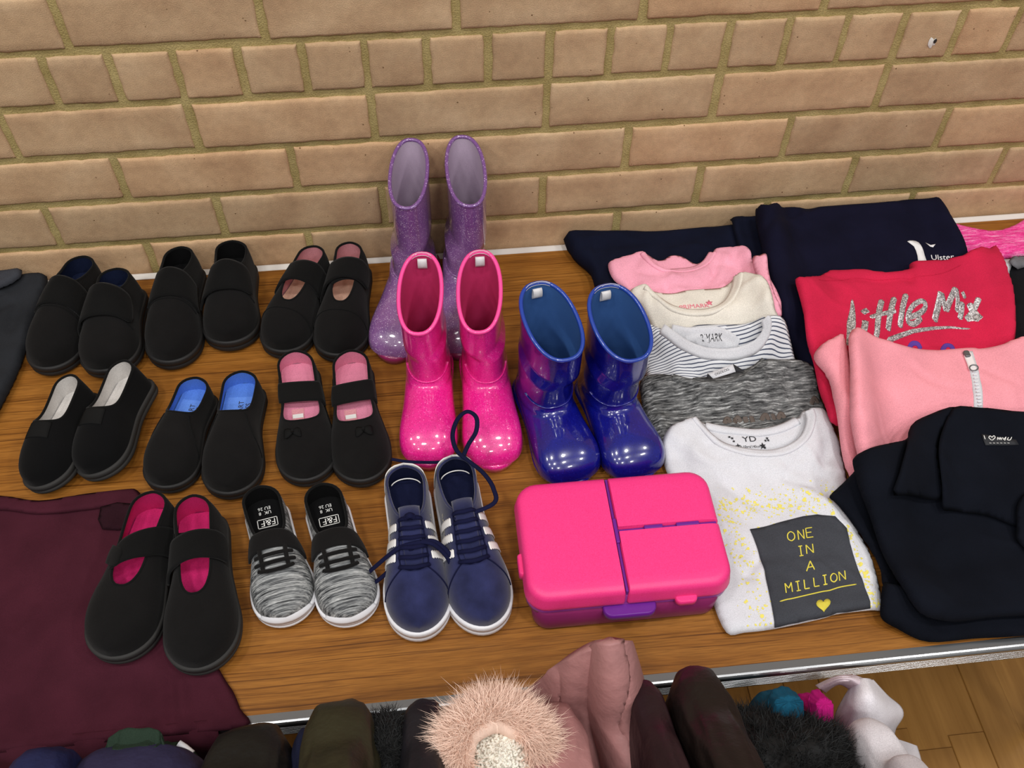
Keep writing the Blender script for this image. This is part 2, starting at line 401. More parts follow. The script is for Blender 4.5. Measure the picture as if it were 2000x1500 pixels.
WBASE = hermite([0, .2, .4, .55, .7, .8, 1], [.74, .72, .74, .87, 1, 1.0, .95])
class Shoe:
    def __init__(s, name, label, heel, toe, W, hz=0.05, sole=0.016, hh=None, t1=.5, thm=58, p=3.0, side=1, roll=0, pitch=0, dz=0, group=None,
                 upper=None, lining=None, solem=None, insolem=None, spring=.004, ax=.85, bz=.8, bind=None, toe_in=.05, dl=0.0, toef=2.4, ins=.009):
        s.ins = ins
        a, b = P(*heel, hz), P(*toe, 0.003); d = (b - a)[:2]
        s.L = float(np.hypot(*d)) + dl; s.W = W; s.sole = sole; s.t1 = t1; s.thm = math.radians(thm); s.p = p; s.side = side
        s.spring = spring; s.ax = ax; s.bz = bz; s.toe_in = toe_in; s.toef = toef
        e = d / np.hypot(*d); rz = math.atan2(-e[0], e[1])
        lift = W * 0.42 * abs(math.sin(math.radians(roll)))
        s.root = thing(name, label, 'shoe', (a[0], a[1], 0.0006 + lift + dz), (math.radians(pitch), math.radians(roll), rz), group)
        s.h = hermite(*(hh or ([0, .15, .35, .5, .65, .8, 1], [.07, .066, .062, .054, .046, .038, .03])))
        h0 = (hz - sole + .004) / math.cos(s.thm) ** bz; f0 = s.h(0); hb = s.h
        s.h = lambda t: hb(t) * (1 + (h0 / f0 - 1) * max(0, 1 - t / .75) ** 1.3)
        s.build(upper or M_BLK, lining or M_BLKL, solem or M_RUB, insolem or lining or M_BLKL, bind or upper or M_BLK2)
    def wid(s, t):
        c = WBASE(t)
        if t < .13: c *= max(0, 1 - (1 - t / .13) ** 2.3) ** .5
        if t > .74: c *= max(0, 1 - ((t - .74) / .26) ** s.toef) ** .5
        return c
    def cx(s, t): return s.side * s.W * s.toe_in * (math.sin(PI * min(1, t) * 1.5 - .9) * .6 + .9 * max(0, t - .55) / .45)
    def z0(s, t): return s.sole + s.spring * max(0, (t - .7) / .3) ** 2
    def hgt(s, t):
        h = s.h(t)
        if t > .72: h *= .42 + .58 * max(0, 1 - ((t - .72) / .28) ** 2.2) ** .5
        return h
    def tho(s, t): return s.thm * max(0, 1 - (t / s.t1) ** s.p) ** .5 if t < s.t1 else 0.0
    def pt(s, t, th, off=0.0):
        w = s.W / 2 * s.wid(t) - .0015; w = max(w, 0)
        sn, cs = math.sin(th), math.cos(th)
        x = s.cx(t) + (w + off * min(1, w / .01)) * math.copysign(abs(sn) ** s.ax, sn); z = s.z0(t) - .002 + (s.hgt(t) + off) * max(cs, 0) ** s.bz
        return np.array([x, (t - .5) * (s.L - .004 + 2 * off) + s.L / 2, z])
    def ts(s, n=52):
        a = np.concatenate([.13 * (1 - np.cos(np.linspace(0, PI / 2, 8))), np.linspace(.13, .74, 24), .74 + .26 * np.sin(np.linspace(0, PI / 2, 12)),
                            s.t1 * (1 - np.linspace(1, 0, 9) ** 2 * .25), [1.0]])
        a = np.unique(np.round(a, 5)); return a
    def build(s, upper, lining, solem, insolem, bind):
        ts = s.ts(); K = 10
        def surf(off):
            parts = []
            for sg in (-1, 1):
                g = []
                for t in ts:
                    o = s.tho(t); row = [s.pt(t, sg * (o + (PI / 2 - o) * (1 - j / K) ** 1.0), off) for j in range(K + 1)]
                    g.append(row if sg > 0 else row)
                v, f = grid_data(g)
                if (sg > 0) == (off >= 0): f = [tuple(reversed(q)) for q in f]
                parts.append((v, f))
            return join_data(parts)
        s.upper = mesh('upper', *surf(0.0), upper, s.root, doubles=2e-5)
        mesh('lining', *surf(-.0022), lining, s.root, doubles=2e-5)
        # rim binding round the opening
        tr = [t for t in ts if t <= s.t1]
        path = [s.pt(t, s.tho(t), -.001) for t in reversed(tr)] + [s.pt(t, -s.tho(t), -.001) for t in tr[1:]]
        tube('binding', path[:-1] if np.linalg.norm(path[0] - path[-1]) < 1e-4 else path, .0017, bind, s.root, closed=True, seg=7)
        # insole
        g = []
        for t in np.linspace(.03, .93, 26):
            w = max(s.W / 2 * s.wid(t) - .0055, .001); g.append([np.array([s.cx(t) + w * k, t * s.L, s.z0(t) + .0015 + s.ins * min(1, max(0, (.75 - t) / .25)) + .002 * abs(k) ** 3]) for k in (-1, -.7, -.3, .3, .7, 1)])
        s.insole = mesh('insole', *grid_data(g), insolem, s.root)
        # sole
        prof = [(-.004, 0), (-.0008, .0012), (0, .003), (.0003, s.sole * .45), (-.0009, s.sole * .5), (.0003, s.sole * .56), (.0006, s.sole - .0012), (-.0006, s.sole), (-.004, s.sole + .0003)]
        rings = []
        for off, z in prof:
            L_, R_ = [], []
            for t in ts:
                w = max(s.W / 2 * s.wid(t), 0) ; w = max(w + off * min(1, w / .01), 0)
                y = (t - .5) * (s.L + 2 * off) + s.L / 2; zz = z + (s.z0(t) - s.sole)
                L_.append((s.cx(t) - w, y, zz)); R_.append((s.cx(t) + w, y, zz))
            rings.append(R_[1:-1] + [L_[-1]] + L_[1:-1][::-1] + [L_[0]])
        V, F = loft_data(rings, False, False); m = len(rings[0]); n = len(ts) - 2
        for base, flip in ((0, True), ((len(rings) - 1) * m, False)):
            idx = lambda k, r: base + (k if r else (n + n - k))
            for k in range(n - 1):
                q = (idx(k, 1), idx(k + 1, 1), idx(k + 1, 0), idx(k, 0)); F.append(tuple(reversed(q)) if flip else q)
            for q in ((idx(0, 1), idx(0, 0), base + 2 * n + 1), (idx(n - 1, 1), base + n, idx(n - 1, 0))): F.append(tuple(reversed(q)) if flip else q)
        s.solemesh = mesh('sole', V, F, solem, s.root)
    def span(s, t, th, off, bulge):
        o = s.tho(t)
        if abs(th) >= o or o < .02: return s.pt(t, th, off)
        a = th / o; l, r = s.pt(t, -o, off), s.pt(t, o, off); q = l + (r - l) * (a + 1) / 2
        q[2] += bulge * (1 - a * a); return q
    def strap(s, tc, wd, slope=0, a0=-78, a1=66, mat=None, bulge=.008, off=.003, name='strap', th=.0024, round_end=1, bow=0.0):
        g = []; n = 30
        for i in range(n + 1):
            u = i / n; ang = math.radians(a0 + (a1 - a0) * u); e = 1.0
            q = (1 - u) * n / 3.0 if round_end > 0 else u * n / 3.0
            if q < 1: e = .45 + .55 * math.sqrt(max(0, 1 - (1 - q) ** 2))
            t = tc + slope * (u - .5) + bow * math.sin(PI * u)
            g.append([s.span(t + wd / s.L * e * k, ang, off + .0012 * (1 - abs(k) * 2) , bulge) for k in (-.5, -.4, -.15, .15, .4, .5)])
        o = mesh(name, *grid_data(g), mat or M_BLK2, s.root); solidify(o, th, 1); return o
    def patch(s, corners, name, mat, off=.0007, nu=10, nv=6, th=.0008, zig=0):
        (a, b), (c, d) = corners[:2], corners[2:]     # a-b one edge, c-d other; (t, deg)
        g = []
        for i in range(nu + 1):
            u = i / nu; row = []
            for j in range(nv + 1):
                v = j / nv
                q = [(a[k] * (1 - u) + b[k] * u) * (1 - v) + (c[k] * (1 - u) + d[k] * u) * v for k in (0, 1)]
                if zig and j in (0, nv): q[0] += zig * (1 if i % 2 else -1) * (1 if j else -1) * .5
                row.append(s.pt(q[0], math.radians(q[1]), off))
            g.append(row)
        o = mesh(name, *grid_data(g), mat, s.root); solidify(o, th, 0); return o
    def bumper(s):
        tt = list(.90 + .10 * np.sin(np.linspace(0, PI / 2, 9))); g = []
        path = [(t, -1) for t in tt] + [(t, 1) for t in reversed(tt[:-1])]; n = len(path)
        for i, (t, sg) in enumerate(path):
            k = math.sin(PI * i / (n - 1)); row = []
            for q in (0, .35, .7, .9, 1.0):
                w = max(s.W / 2 * s.wid(t), 0) + .0010 - .004 * q * q; w = max(w, 0)
                row.append((s.cx(t) + sg * w, (t - .5) * (s.L + .002 - .010 * q * q) + s.L / 2, s.z0(t) - .002 + (.002 + .010 * k ** .7) * q))
            g.append(row)
        o = mesh('toe_bumper', *grid_data(g), M_WSOLE, s.root); solidify(o, .002, -1); return o
    def seam(s, path, name, mat, r=.0008, off=.0004):
        return tube(name, [s.pt(t, math.radians(a), off) for t, a in catmull(path, 6)], r, mat, s.root, seg=6)
    def lace(s, path, mat, r=.0024, name='lace', flat=.7):
        return tube(name, catmull(path, 7), r, mat, s.root, seg=8, flat=flat)
    def print_insole(s, text, t, x, size, mat, rot=PI, name='insole_print', dz=.0028):
        v, f = text_data(text); c = (v.max(0) + v.min(0)) / 2; v = (v - c) * size; ca, sa = math.cos(rot), math.sin(rot)
        pts = [(s.cx(t) + x + q[0] * ca - q[1] * sa, t * s.L + q[0] * sa + q[1] * ca, s.z0(t) + s.ins + dz) for q in v]
        return mesh(name, pts, f, mat, s.root, smooth=False)
    def tongue(s, ta, tb, mat, lmat, text):
        def q(t, k, off): 
            p = s.span(t, k * max(s.tho(t), .05) * .8, off, .0); p[2] -= .022 * (1 - (t - ta) / (tb - ta)); return p
        o = mesh('tongue', *grid_data([[q(t, k, -.003) for k in (-1, -.5, 0, .5, 1)] for t in np.linspace(ta, tb, 8)]), mat, s.root); solidify(o, .002, -1)
        l = mesh('tongue_label', *grid_data([[q(t, k, -.001) for k in (-.55, 0, .55)] for t in np.linspace(ta + .01, tb - .07, 6)]), lmat, o)
        v, f = text_data(text); v = (v - (v.max(0) + v.min(0)) / 2) * .0085; tm = (ta + tb) / 2 - .03
        mesh('tongue_print', [q(tm + a[0] / s.L * .9, a[1] / .014 * .55, .0002) for a in v], f, M_LBL, o, smooth=False)
    def label(s, t, x, w, l, mat, name='insole_label', z=.0024):
        V, F = box_data(s.cx(t) + x - w / 2, s.cx(t) + x + w / 2, t * s.L - l / 2, t * s.L + l / 2, s.z0(t) + s.ins + z - .0006, s.z0(t) + s.ins + z)
        return mesh(name, V, F, mat, s.root, smooth=False)

HI = ([0, .15, .35, .5, .65, .8, 1], [.082, .076, .070, .060, .048, .038, .03])
LOW = ([0, .15, .35, .5, .65, .8, 1], [.066, .058, .05, .047, .042, .035, .028])
# -- back row: strapped school shoes
A = 'black shoes with navy lining and wide strap'
s = Shoe('school_shoe', 'black strap shoe with navy lining standing next to charcoal garment', (166, 500), (96, 738), .072, hz=.056, hh=HI, t1=.42, thm=52, side=1, lining=M_NAVYL, group=A, sole=.018)
s.strap(.47, .040, .03); s.seam([(.62, -70), (.60, -30), (.60, 30), (.62, 70)], 'vamp_seam', M_BLK2)
s = Shoe('school_shoe', 'black strap shoe with blue insole label showing, second from the left at the back', (242, 527), (208, 746), .078, hz=.056, hh=HI, t1=.42, thm=54, side=-1, lining=M_NAVYL, group=A, sole=.018, roll=6)
s.strap(.50, .042, -.03, a0=78, a1=-66); s.tongue(.20, .44, M_NAVYL, fabric('navy_label', rgb(44, 66, 120)), 'AIR\n8 22'); s.seam([(.64, -70), (.62, -30), (.62, 30), (.64, 70)], 'vamp_seam', M_BLK2)
B = 'black shoes with black lining and wide strap'
s = Shoe('school_shoe', 'all black strap shoe with toe furthest forward of its pair near the brick wall', (352, 482), (341, 726), .074, hz=.058, hh=HI, t1=.42, thm=50, side=1, group=B, sole=.019)
s.strap(.47, .042, .02); s.seam([(.62, -70), (.60, -30), (.60, 30), (.62, 70)], 'vamp_seam', M_BLK2)
s = Shoe('school_shoe', 'all black strap shoe set back against the wall beside pink lined shoes', (457, 470), (446, 690), .075, hz=.060, hh=HI, t1=.46, thm=56, side=-1, group=B, sole=.020)
s.strap(.53, .038, -.04, a0=78, a1=-60); s.seam([(.64, -70), (.63, -30), (.63, 30), (.64, 70)], 'vamp_seam', M_BLK2)
Cg = 'black bar shoes with dusty pink lining'
MJ = ([0, .15, .35, .5, .65, .8, 1], [.090, .080, .066, .056, .046, .038, .03])
for args, lab, sl, si in ((((617, 480), (548, 705), .072), 'black bar shoe with dusty pink lining, strap end sticking out to the left', .10, 1),
                          (((688, 473), (655, 712), .074), 'black bar shoe with dusty pink lining nearest the purple boots', -.10, -1)):
    s = Shoe('bar_shoe', lab, *args, hz=.060, hh=MJ, t1=.66, thm=44, p=2.0, side=si, lining=M_PNKL, insolem=M_PEACHI, group=Cg, sole=.019)
    s.strap(.37, .036, sl, a0=-80 * si, a1=74 * si, bulge=.008); s.strap(.40, .020, -sl, a0=60 * si, a1=-30 * si, name='strap_keeper', bulge=.007, off=.001)
    s.seam([(.76, -80), (.73, -30), (.73, 30), (.76, 80)], 'toe_seam', M_BLK2)
# -- middle row
Dg = 'black pumps with off white lining'
M_VEL = fabric('black_velour', rgb(13, 13, 14), 0.1, 1500, 1.0, 0.2, 0.05); M_GUS = fabric('black_elastic', rgb(24, 24, 24), 0.1, 2200)
for args, lab, rl in ((((160, 738), (92, 974), .066), 'black slip on pump with narrow off white inside, leftmost of the middle row', 14),
                      (((268, 712), (197, 952), .070), 'black slip on pump with wide off white inside, tipped to show its rubber edge', 17)):
    s = Shoe('slip_on_pump', lab, *args, hz=.052, hh=LOW, t1=.53, thm=54, p=8, side=1, lining=M_WHTL, upper=M_VEL, solem=M_RUBG, group=Dg, roll=rl, sole=.015, bind=M_BLK2)
    s.patch([(.53, -28), (.67, -26), (.53, 28), (.67, 26)], 'elastic_gusset', M_GUS, off=.0006)
    s.print_insole('CLASS', .34, -.008, .010, M_PRNT, rot=-PI / 2)
Eg = 'black pumps with cornflower blue lining'
for args, lab in ((((384, 736), (326, 968), .067), 'black slip on pump with cornflower blue inside, left of its pair'),
                  (((471, 724), (455, 980), .073), 'black slip on pump with cornflower blue inside beside pink lined bow shoes')):
    s = Shoe('slip_on_pump', lab, *args, hz=.048, hh=LOW, t1=.44, thm=58, p=6, side=1, lining=M_BLUL, group=Eg, sole=.017)
    s.label(.27, 0, .036, .034, fabric('blue_pad', rgb(98, 142, 224), .05), 'heel_pad', z=.0027)
    s.print_insole('PART\nMISS', .27, -.006, .009, M_PRNT, rot=-PI / 2, dz=.0031)
    s.seam([(.44, -34), (.56, -50), (.70, -86)], 'side_seam', M_BLK2); s.seam([(.44, 34), (.56, 50), (.70, 86)], 'side_seam', M_BLK2)
Fg = 'black bar shoes with rose insole and bow'
def bow(s, t, deg, mat):
    c = s.pt(t, math.radians(deg), .001); parts = []
    for sg in (-1, 1):
        g = []
        for i in range(7):
            u = i / 6; w = .0016 + .0052 * math.sin(PI * min(u * .62 + .02, 1)) 
            g.append([c + np.array([sg * .010 * u, w * k * 1.0 + .001 * u, .0022 * (1 - k * k) * math.sin(PI * u) + .0012 - .002 * u]) for k in (-1, -.5, 0, .5, 1)])
        parts.append(grid_data(g))
    o = mesh('bow', *join_data(parts), mat, s.root); solidify(o, .0012, 0)
    mesh('bow_knot', *tube_data([c + np.array([0, -.0022, .0018]), c + np.array([0, .0022, .0018])], .0022, 8), mat, o)
for args, lab, si, bd in ((((577, 684), (602, 955), .0745), 'black bar shoe with rose insole and tiny bow, left of its pair', -1, 14),
                          (((680, 684), (719, 955), .0745), 'black bar shoe with rose insole and tiny bow, nearest the pink boots', 1, -10)):
    s = Shoe('bar_shoe', lab, *args, hz=.050, hh=([0, .15, .35, .5, .65, .8, 1], [.066, .056, .046, .040, .037, .033, .027]), t1=.64, thm=62, p=6, side=si, lining=M_PNKL2, group=Fg, sole=.018)
    s.strap(.345, .029, .02 * si, a0=-80, a1=72, bulge=.007, bow=.03); s.label(.52, .006, .015, .03, M_PNKL, 'insole_label'); s.label(.50, .006, .013, .006, M_LBL, 'size_label', z=.0030)
    s.print_insole('Ki', .27, -.006, .010, M_PRNT, rot=0.1); bow(s, .72, bd, M_GUS)
# -- front row
Gg = 'black bar shoes with magenta insole'
MJG = ([0, .15, .35, .5, .65, .8, 1], [.080, .072, .056, .046, .041, .036, .03])
for args, lab, si, sl in ((((305, 967), (236, 1308), .080), 'black bar shoe with magenta inside and crossed strap on burgundy skirt', 1, .20),
                          (((385, 974), (397, 1330), .080), 'black bar shoe with magenta inside and straight strap beside grey knit trainer', -1, -.06)):
    s = Shoe('bar_shoe', lab, *args, hz=.060, hh=MJG, t1=.64, thm=44, p=2.2, side=si, lining=M_MAGL, group=Gg, solem=M_RUBG, sole=.018, dz=.010)
    s.strap(.37, .032, sl, a0=-82 * si, a1=(30 if si > 0 else 76) * si, bulge=.009)
    if si > 0: s.strap(.44, .020, .10, a0=72, a1=8, name='strap_keeper', bulge=.009, off=.0015)
    else: 
        g = s.pt(.26, .85, 0); mesh('elastic_loop', *box_data(g[0] - .012, g[0] + .002, g[1] - .005, g[1] + .003, g[2] - .003, g[2] + .001), M_BLK2, s.root, smooth=False)
Hg = 'grey knit trainers'
M_KNIT = marl('grey_knit', [(0.34, rgb(34, 35, 37)), (0.44, rgb(96, 98, 100)), (0.55, rgb(150, 152, 152)), (0.68, rgb(196, 197, 196))], 22, 560)
for args, lab in ((((507, 948), (564, 1230), .071), 'grey marl knit trainer with white sole, nearest the magenta lined shoes'),
                  (((627, 943), (689, 1230), .071), 'grey marl knit trainer with white sole, nearest the navy trainers')):
    s = Shoe('knit_trainer', lab, *args, hz=.056, hh=([0, .15, .35, .5, .65, .8, 1], [.082, .070, .050, .045, .040, .034, .026]), t1=.44, thm=60, p=3.6, ins=.014, side=-1 if args[0][0] < 600 else -1, upper=M_KNIT, lining=M_BLKL, solem=M_WSOLE, group=Hg, sole=.016, bind=M_BLK2, spring=.006)
    s.strap(.475, .022, -.03, a0=-84, a1=80, bulge=.004, mat=M_BLK)
    s.bumper()
    for k, t in enumerate((.575, .63)):
        s.lace([s.pt(t, -.62, .002), s.pt(t + .012, -.3, .004), s.pt(t + .016, 0, .0045), s.pt(t + .012, .3, .004), s.pt(t, .62, .002)], M_BLK)
    for sg in (-1, 1): s.lace([s.pt(.53, sg * .42, .002), s.pt(.59, sg * .34, .004), s.pt(.68, sg * .32, .003)], M_BLK)
    s.lace([s.pt(.675, -.5, .002), s.pt(.695, -.25, .004), s.pt(.70, 0, .004), s.pt(.695, .25, .004), s.pt(.675, .5, .002)], M_BLK)
    s.print_insole('F&F', .235, 0, .011, M_LBL, rot=0); s.print_insole('UK  8\nEU 26', .13, .001, .0060, M_LBL, rot=0)
    bx = [s.cx(.17) - .0115, s.cx(.17) + .0115]; yy = [.235 * s.L - .006, .235 * s.L + .006]; zz = s.z0(.17) + s.ins + .0028; fr = []
    for x0, x1, y0, y1 in ((bx[0], bx[1], yy[0], yy[0] + .0008), (bx[0], bx[1], yy[1] - .0008, yy[1]), (bx[0], bx[0] + .0008, *yy), (bx[1] - .0008, bx[1], *yy)):
        fr.append(box_data(x0, x1, y0, y1, zz - .0003, zz))
    mesh('print_frame', *join_data(fr), M_LBL, s.root, smooth=False)
Ig = 'navy striped trainers'
M_SUE = fabric('navy_suede', rgb(40, 44, 82), 0.22, 1600, 0.95, 0.3, 0.35, 45); M_LACE = fabric('navy_lace', rgb(22, 24, 54), .1, 2500)
M_NVI = fabric('navy_inside', rgb(22, 26, 54)); M_TOE = fabric('dark_navy_suede', rgb(31, 35, 64), .25, 1600, .95, .3, .35, 60)
M_GOLD = plain('gold_print', rgb(214, 206, 176), .6)
def navy_trainer(heel, toe, lab, si):
    s = Shoe('suede_trainer', lab, heel, toe, .0745, hz=.058, hh=([0, .15, .35, .5, .65, .8, 1], [.086, .076, .060, .051, .043, .035, .028]), t1=.40, thm=60, p=2.4, side=si, upper=M_SUE, lining=M_NVI, solem=M_WSOLE, group=Ig, sole=.022, bind=M_SUE, dl=.003)
    for sg in (-1, 1):
        for k in range(3):
            t = .385 + .088 * k
            s.patch([(t + .035, sg * 31), (t - .005, sg * 80), (t + .078, sg * 31), (t + .038, sg * 80)], 'side_stripe', M_WLEA, off=.0012, nu=16, nv=4, zig=.006)
        s.patch([(.0, sg * 88), (.0, sg * 58), (.085, sg * 88), (.07, sg * 58)], 'heel_tab', M_WLEA, off=.0014)
        s.seam([(.40, sg * 24), (.52, sg * 24), (.66, sg * 22), (.70, sg * 8), (.70, 0)], 'eyestay_seam', M_LACE)
        s.seam([(.68, sg * 16), (.74, sg * 45), (.80, sg * 80)], 'toe_seam', M_LACE)
    s.patch([(.34, -22), (.34, 22), (.68, -11), (.68, 11)], 'tongue', M_SUE, off=.0012, th=.002)
    for k in range(6):
        t = .41 + .053 * k
        d = .018
        s.lace([s.pt(t, -.40, .001), s.pt(t + d * .6, -.2, .0045), s.pt(t + d, 0, .0055), s.pt(t + d * .6, .2, .0045), s.pt(t, .40, .001)], M_LACE, .0027)
    a = s.pt(.16, 0.0, 0); z = s.z0(.1) + .012
    arc = [(s.cx(.1) + .018 * math.cos(q), .10 * s.L - .012 * math.sin(q) + .004, z + .012) for q in np.linspace(.35, PI - .35, 14)]
    tube('heel_piping', arc, .0007, M_WLEA, s.root, seg=6)
    v, f = text_data('CAMPUS'); v = v * .0075
    for sg in (-1, 1):
        pts = [s.pt(.335 + (q[0] * -sg + (.03 if sg > 0 else 0.0)) / s.L - (.0 if sg > 0 else 0) , sg * math.radians(62 - q[1] * 1400 * .8), .0009) for q in v]
        mesh('side_lettering', pts, f, M_GOLD, s.root, smooth=False)
    return s
s1 = navy_trainer((791, 908), (819, 1252), 'navy suede trainer with bow tied laces, left of its pair', -1)
s2 = navy_trainer((880, 893), (957, 1238), 'navy suede trainer with untied lace looping behind its heel', 1)
# bow of the left trainer: knot and two loops
k0 = s1.pt(.43, 0, .008)
s1.lace([k0 + [-.004, 0, 0], k0 + [.0, 0, .004], k0 + [.004, 0, 0]], M_LACE, .004, 'lace_knot')
def w2l(s, u, v, z):
    q = s.root_matrix_inv @ Vector(P(u, v, z)); return np.array(q)
for s in (s1, s2):
    s.root_matrix_inv = (Matrix.Translation(s.root.location) @ s.root.rotation_euler.to_matrix().to_4x4()).inverted()
kk = w2l(s1, 822, 1058, .070)
s1.lace([kk, w2l(s1, 780, 1070, .066), w2l(s1, 735, 1105, .045), w2l(s1, 716, 1125, .030), w2l(s1, 730, 1138, .026), w2l(s1, 765, 1110, .044), w2l(s1, 800, 1075, .066), kk], M_LACE, .0027, 'lace_loop')
s1.lace([kk, w2l(s1, 850, 1058, .068), w2l(s1, 880, 1085, .056), w2l(s1, 897, 1130, .040), w2l(s1, 895, 1155, .032), w2l(s1, 882, 1150, .034), w2l(s1, 880, 1100, .05), w2l(s1, 850, 1065, .068), kk], M_LACE, .0027, 'lace_loop')
s2.lace([s2.pt(.44, .40, .002), w2l(s2, 962, 985, .070), w2l(s2, 964, 955, .072), w2l(s2, 945, 925, .074), w2l(s2, 915, 900, .080), w2l(s2, 892, 880, .082), w2l(s2, 884, 850, .086), w2l(s2, 893, 820, .088),
         w2l(s2, 912, 804, .088), w2l(s2, 930, 815, .088), w2l(s2, 930, 842, .086), w2l(s2, 915, 868, .084), w2l(s2, 905, 890, .080)], M_LACE, .0027, 'loose_lace')
s2.lace([w2l(s2, 765, 897, .030), w2l(s2, 800, 902, .028), w2l(s2, 850, 903, .026), w2l(s2, 872, 900, .028)], M_LACE, .0022, 'loose_lace_end')

# ------------------------------------------------------------------ rubber boots
def boot(label, rimback, rimfront, toe, zb, zf, rw, W, group, mat, inner, rimm, solem, tab=True, seam_m=None, lean=0.0):
    a, b, f = P(*rimback, zb), P(*toe, 0.0), P(*rimfront, zf)
    d = (b - a)[:2]; L = float(np.hypot(*d)); e = d / L; rz = math.atan2(-e[0], e[1]); rl = float(np.dot((f - a)[:2], e))
    root = thing('rubber_boot', label, 'boot', (a[0], a[1], 0.0004), (0, 0, rz), group)
    fx = float(np.dot((f - a)[:2], [e[1], -e[0]]))      # sideways drift of the rim's front
    k = L / .19; s0 = .011
    # rings: front/top point (y,z), back/bottom point (y,z), half width, flatness of the bottom
    yc_ = max(.096 * k, rl - .005); Y = lambda q: yc_ + (q - .096) / (.19 - .096) * (L - yc_)
    R = [((rl, zf), (0, zb), rw, 0), ((rl - .001, zf * .82), (.002, zb * .8), rw * .99, 0), ((rl - .003, zf * .60), (.004, zb * .58), rw * .985, 0),
         ((yc_, .062), (.005, .070), rw * .985, 0), ((Y(.0985), .0535), (.002, .046), max(W * .405, rw * .96), .1), ((Y(.103), .0510), (.0, .025), W * .42, .3),
         ((Y(.109), .0500), (.004 * k, s0), W * .42, .6), ((Y(.116), .0495), (.045 * k, s0), W * .43, .8), ((Y(.126), .0488), (.090 * k, s0), W * .45, .9),
         ((Y(.139), .0475), (.122 * k, s0), W * .485, 1), ((Y(.153), .0452), (.148 * k, s0), W * .505, 1), ((Y(.167), .0405), (.168 * k, s0), W * .48, 1),
         ((Y(.1778), .0340), (.181 * k, s0), W * .395, 1), ((Y(.1847), .0270), (.1875 * k, s0), W * .25, 1), ((Y(.1886), .019), (.1895 * k, s0), W * .09, 1)]
    flat = np.array([[q[0][0], q[0][1], q[1][0], q[1][1], q[2], q[3]] for q in R])
    dense = catmull(flat, 5); NS = 40
    def ring(q, off=0.0):
        F_, B_ = np.array([q[0], q[1]]), np.array([q[2], q[3]]); ax = F_ - B_; ln = np.linalg.norm(ax) + 1e-9; ax = ax / ln
        F2, B2 = F_ + ax * off, B_ - ax * off; w_ = max(q[4] + off, .0005); fl = q[5]; out = []
        for i in range(NS):
            ph = 2 * PI * i / NS; c, s_ = math.cos(ph), math.sin(ph)
            ex = .82 if fl < .05 else .8
            x = w_ * math.copysign(abs(c) ** ex, c); u = s_
            if fl > 0 and s_ < 0: u = -abs(s_) ** (1 - .62 * fl)
            else: u = math.copysign(abs(s_) ** .92, s_)
            p2 = (F2 + B2) / 2 + (F2 - B2) / 2 * u
            sk = fx * (1 + u) / 2 if q[1] > .1 and fl < .05 else 0
            if fl > 0: x *= 1 + .10 * fl * (-u if u < 0 else -.6 * u)
            out.append((x + sk, p2[0], p2[1]))
        return out
    rings = [ring(q) for q in dense]
    V, F = loft_data(rings, False, True); F = [tuple(reversed(q)) for q in F]
    mesh('boot_shell', V, F, mat, root)
    inn = [ring(q, -.0028) for q in dense if q[5] < .35]
    V, F = loft_data(inn, False, True); mesh('lining', V, F, inner, root)
    tube('rim', [np.array(p) for p in ring(dense[0], -.0012)], .0026, rimm, root, closed=True, seg=8)
    # ankle seam
    q = dense[3 * 5 + 1]; rr = ring(q, .0006); n4 = NS // 2
    tube('instep_seam', [np.array(rr[i]) for i in range(2, n4 - 1)], .0009, seam_m or mat, root, seg=6)
    # sole follows the foot outline
    ts = np.concatenate([.16 * (1 - np.cos(np.linspace(0, PI / 2, 8))), np.linspace(.16, .72, 14)[1:], .72 + .28 * np.sin(np.linspace(0, PI / 2, 10))[1:]])
    wf = hermite([0, .15, .35, .5, .65, .78, .9, 1], [.42, .43, .41, .425, .475, .51, .50, .46])
    rs_ = []
    for off, z in ((-.004, 0), (0, .0015), (.0012, s0 * .75), (.0016, s0 * .95), (.0012, s0 + .0035), (-.003, s0 + .0045)):
        L_, R_ = [], []
        for t in ts:
            w_ = W * wf(t)
            if t < .16: w_ *= max(0, 1 - (1 - t / .16) ** 2.2) ** .5
            if t > .72: w_ *= max(0, 1 - ((t - .72) / .28) ** 2.3) ** .5
            w_ = max(w_ + off * min(1, w_ / .008), 0); y = (t - .5) * (L + .002 + 2 * off) + L / 2
            L_.append((-w_, y, z)); R_.append((w_, y, z))
        rs_.append(R_[1:-1] + [L_[-1]] + L_[1:-1][::-1] + [L_[0]])
    V, F = loft_data(rs_, True, True); mesh('sole', V, F, solem, root)
    if tab:
        c = np.array(ring(dense[0], -.003)[3 * NS // 4]); 
        pts = []
        for i, (dy, dz) in enumerate([(.0012, -.021), (.0016, -.012), (.0030, -.004), (.0062, -.0035), (.0078, -.008), (.0072, -.014), (.0030, -.019), (.0016, -.021)]): pts.append((dy, dz))
        pts = catmull(pts, 4); g = [[(c[0] + wx, c[1] + q[0], c[2] + q[1]) for wx in (-.0055, 0, .0055)] for q in pts]
        o = mesh('pull_tab', *grid_data(g), M_TAB, root); solidify(o, .001, 0)
        for dz in (-.008, -.013):
            rr = ring(dense[1], -.0034); tube('stitching', [np.array(rr[i]) + [0, 0, .03 + dz - .012] for i in range(3 * NS // 4 - 3, 3 * NS // 4 + 4)], .0004, M_TAB, root, seg=5)
    return root
M_TAB = fabric('white_webbing', rgb(224, 222, 224), .05, 2000)
M_PUR = glitter('lilac_glitter_rubber', rgb(148, 106, 158), rgb(214, 192, 220), thr=.95, scale=1300, dark=rgb(124, 80, 142), rough=.3)
M_PURI = fabric('lilac_boot_lining', rgb(190, 172, 192), .06, 2000); M_PURR = glitter('lilac_rim', rgb(118, 78, 140), rgb(190, 160, 205), thr=.94)
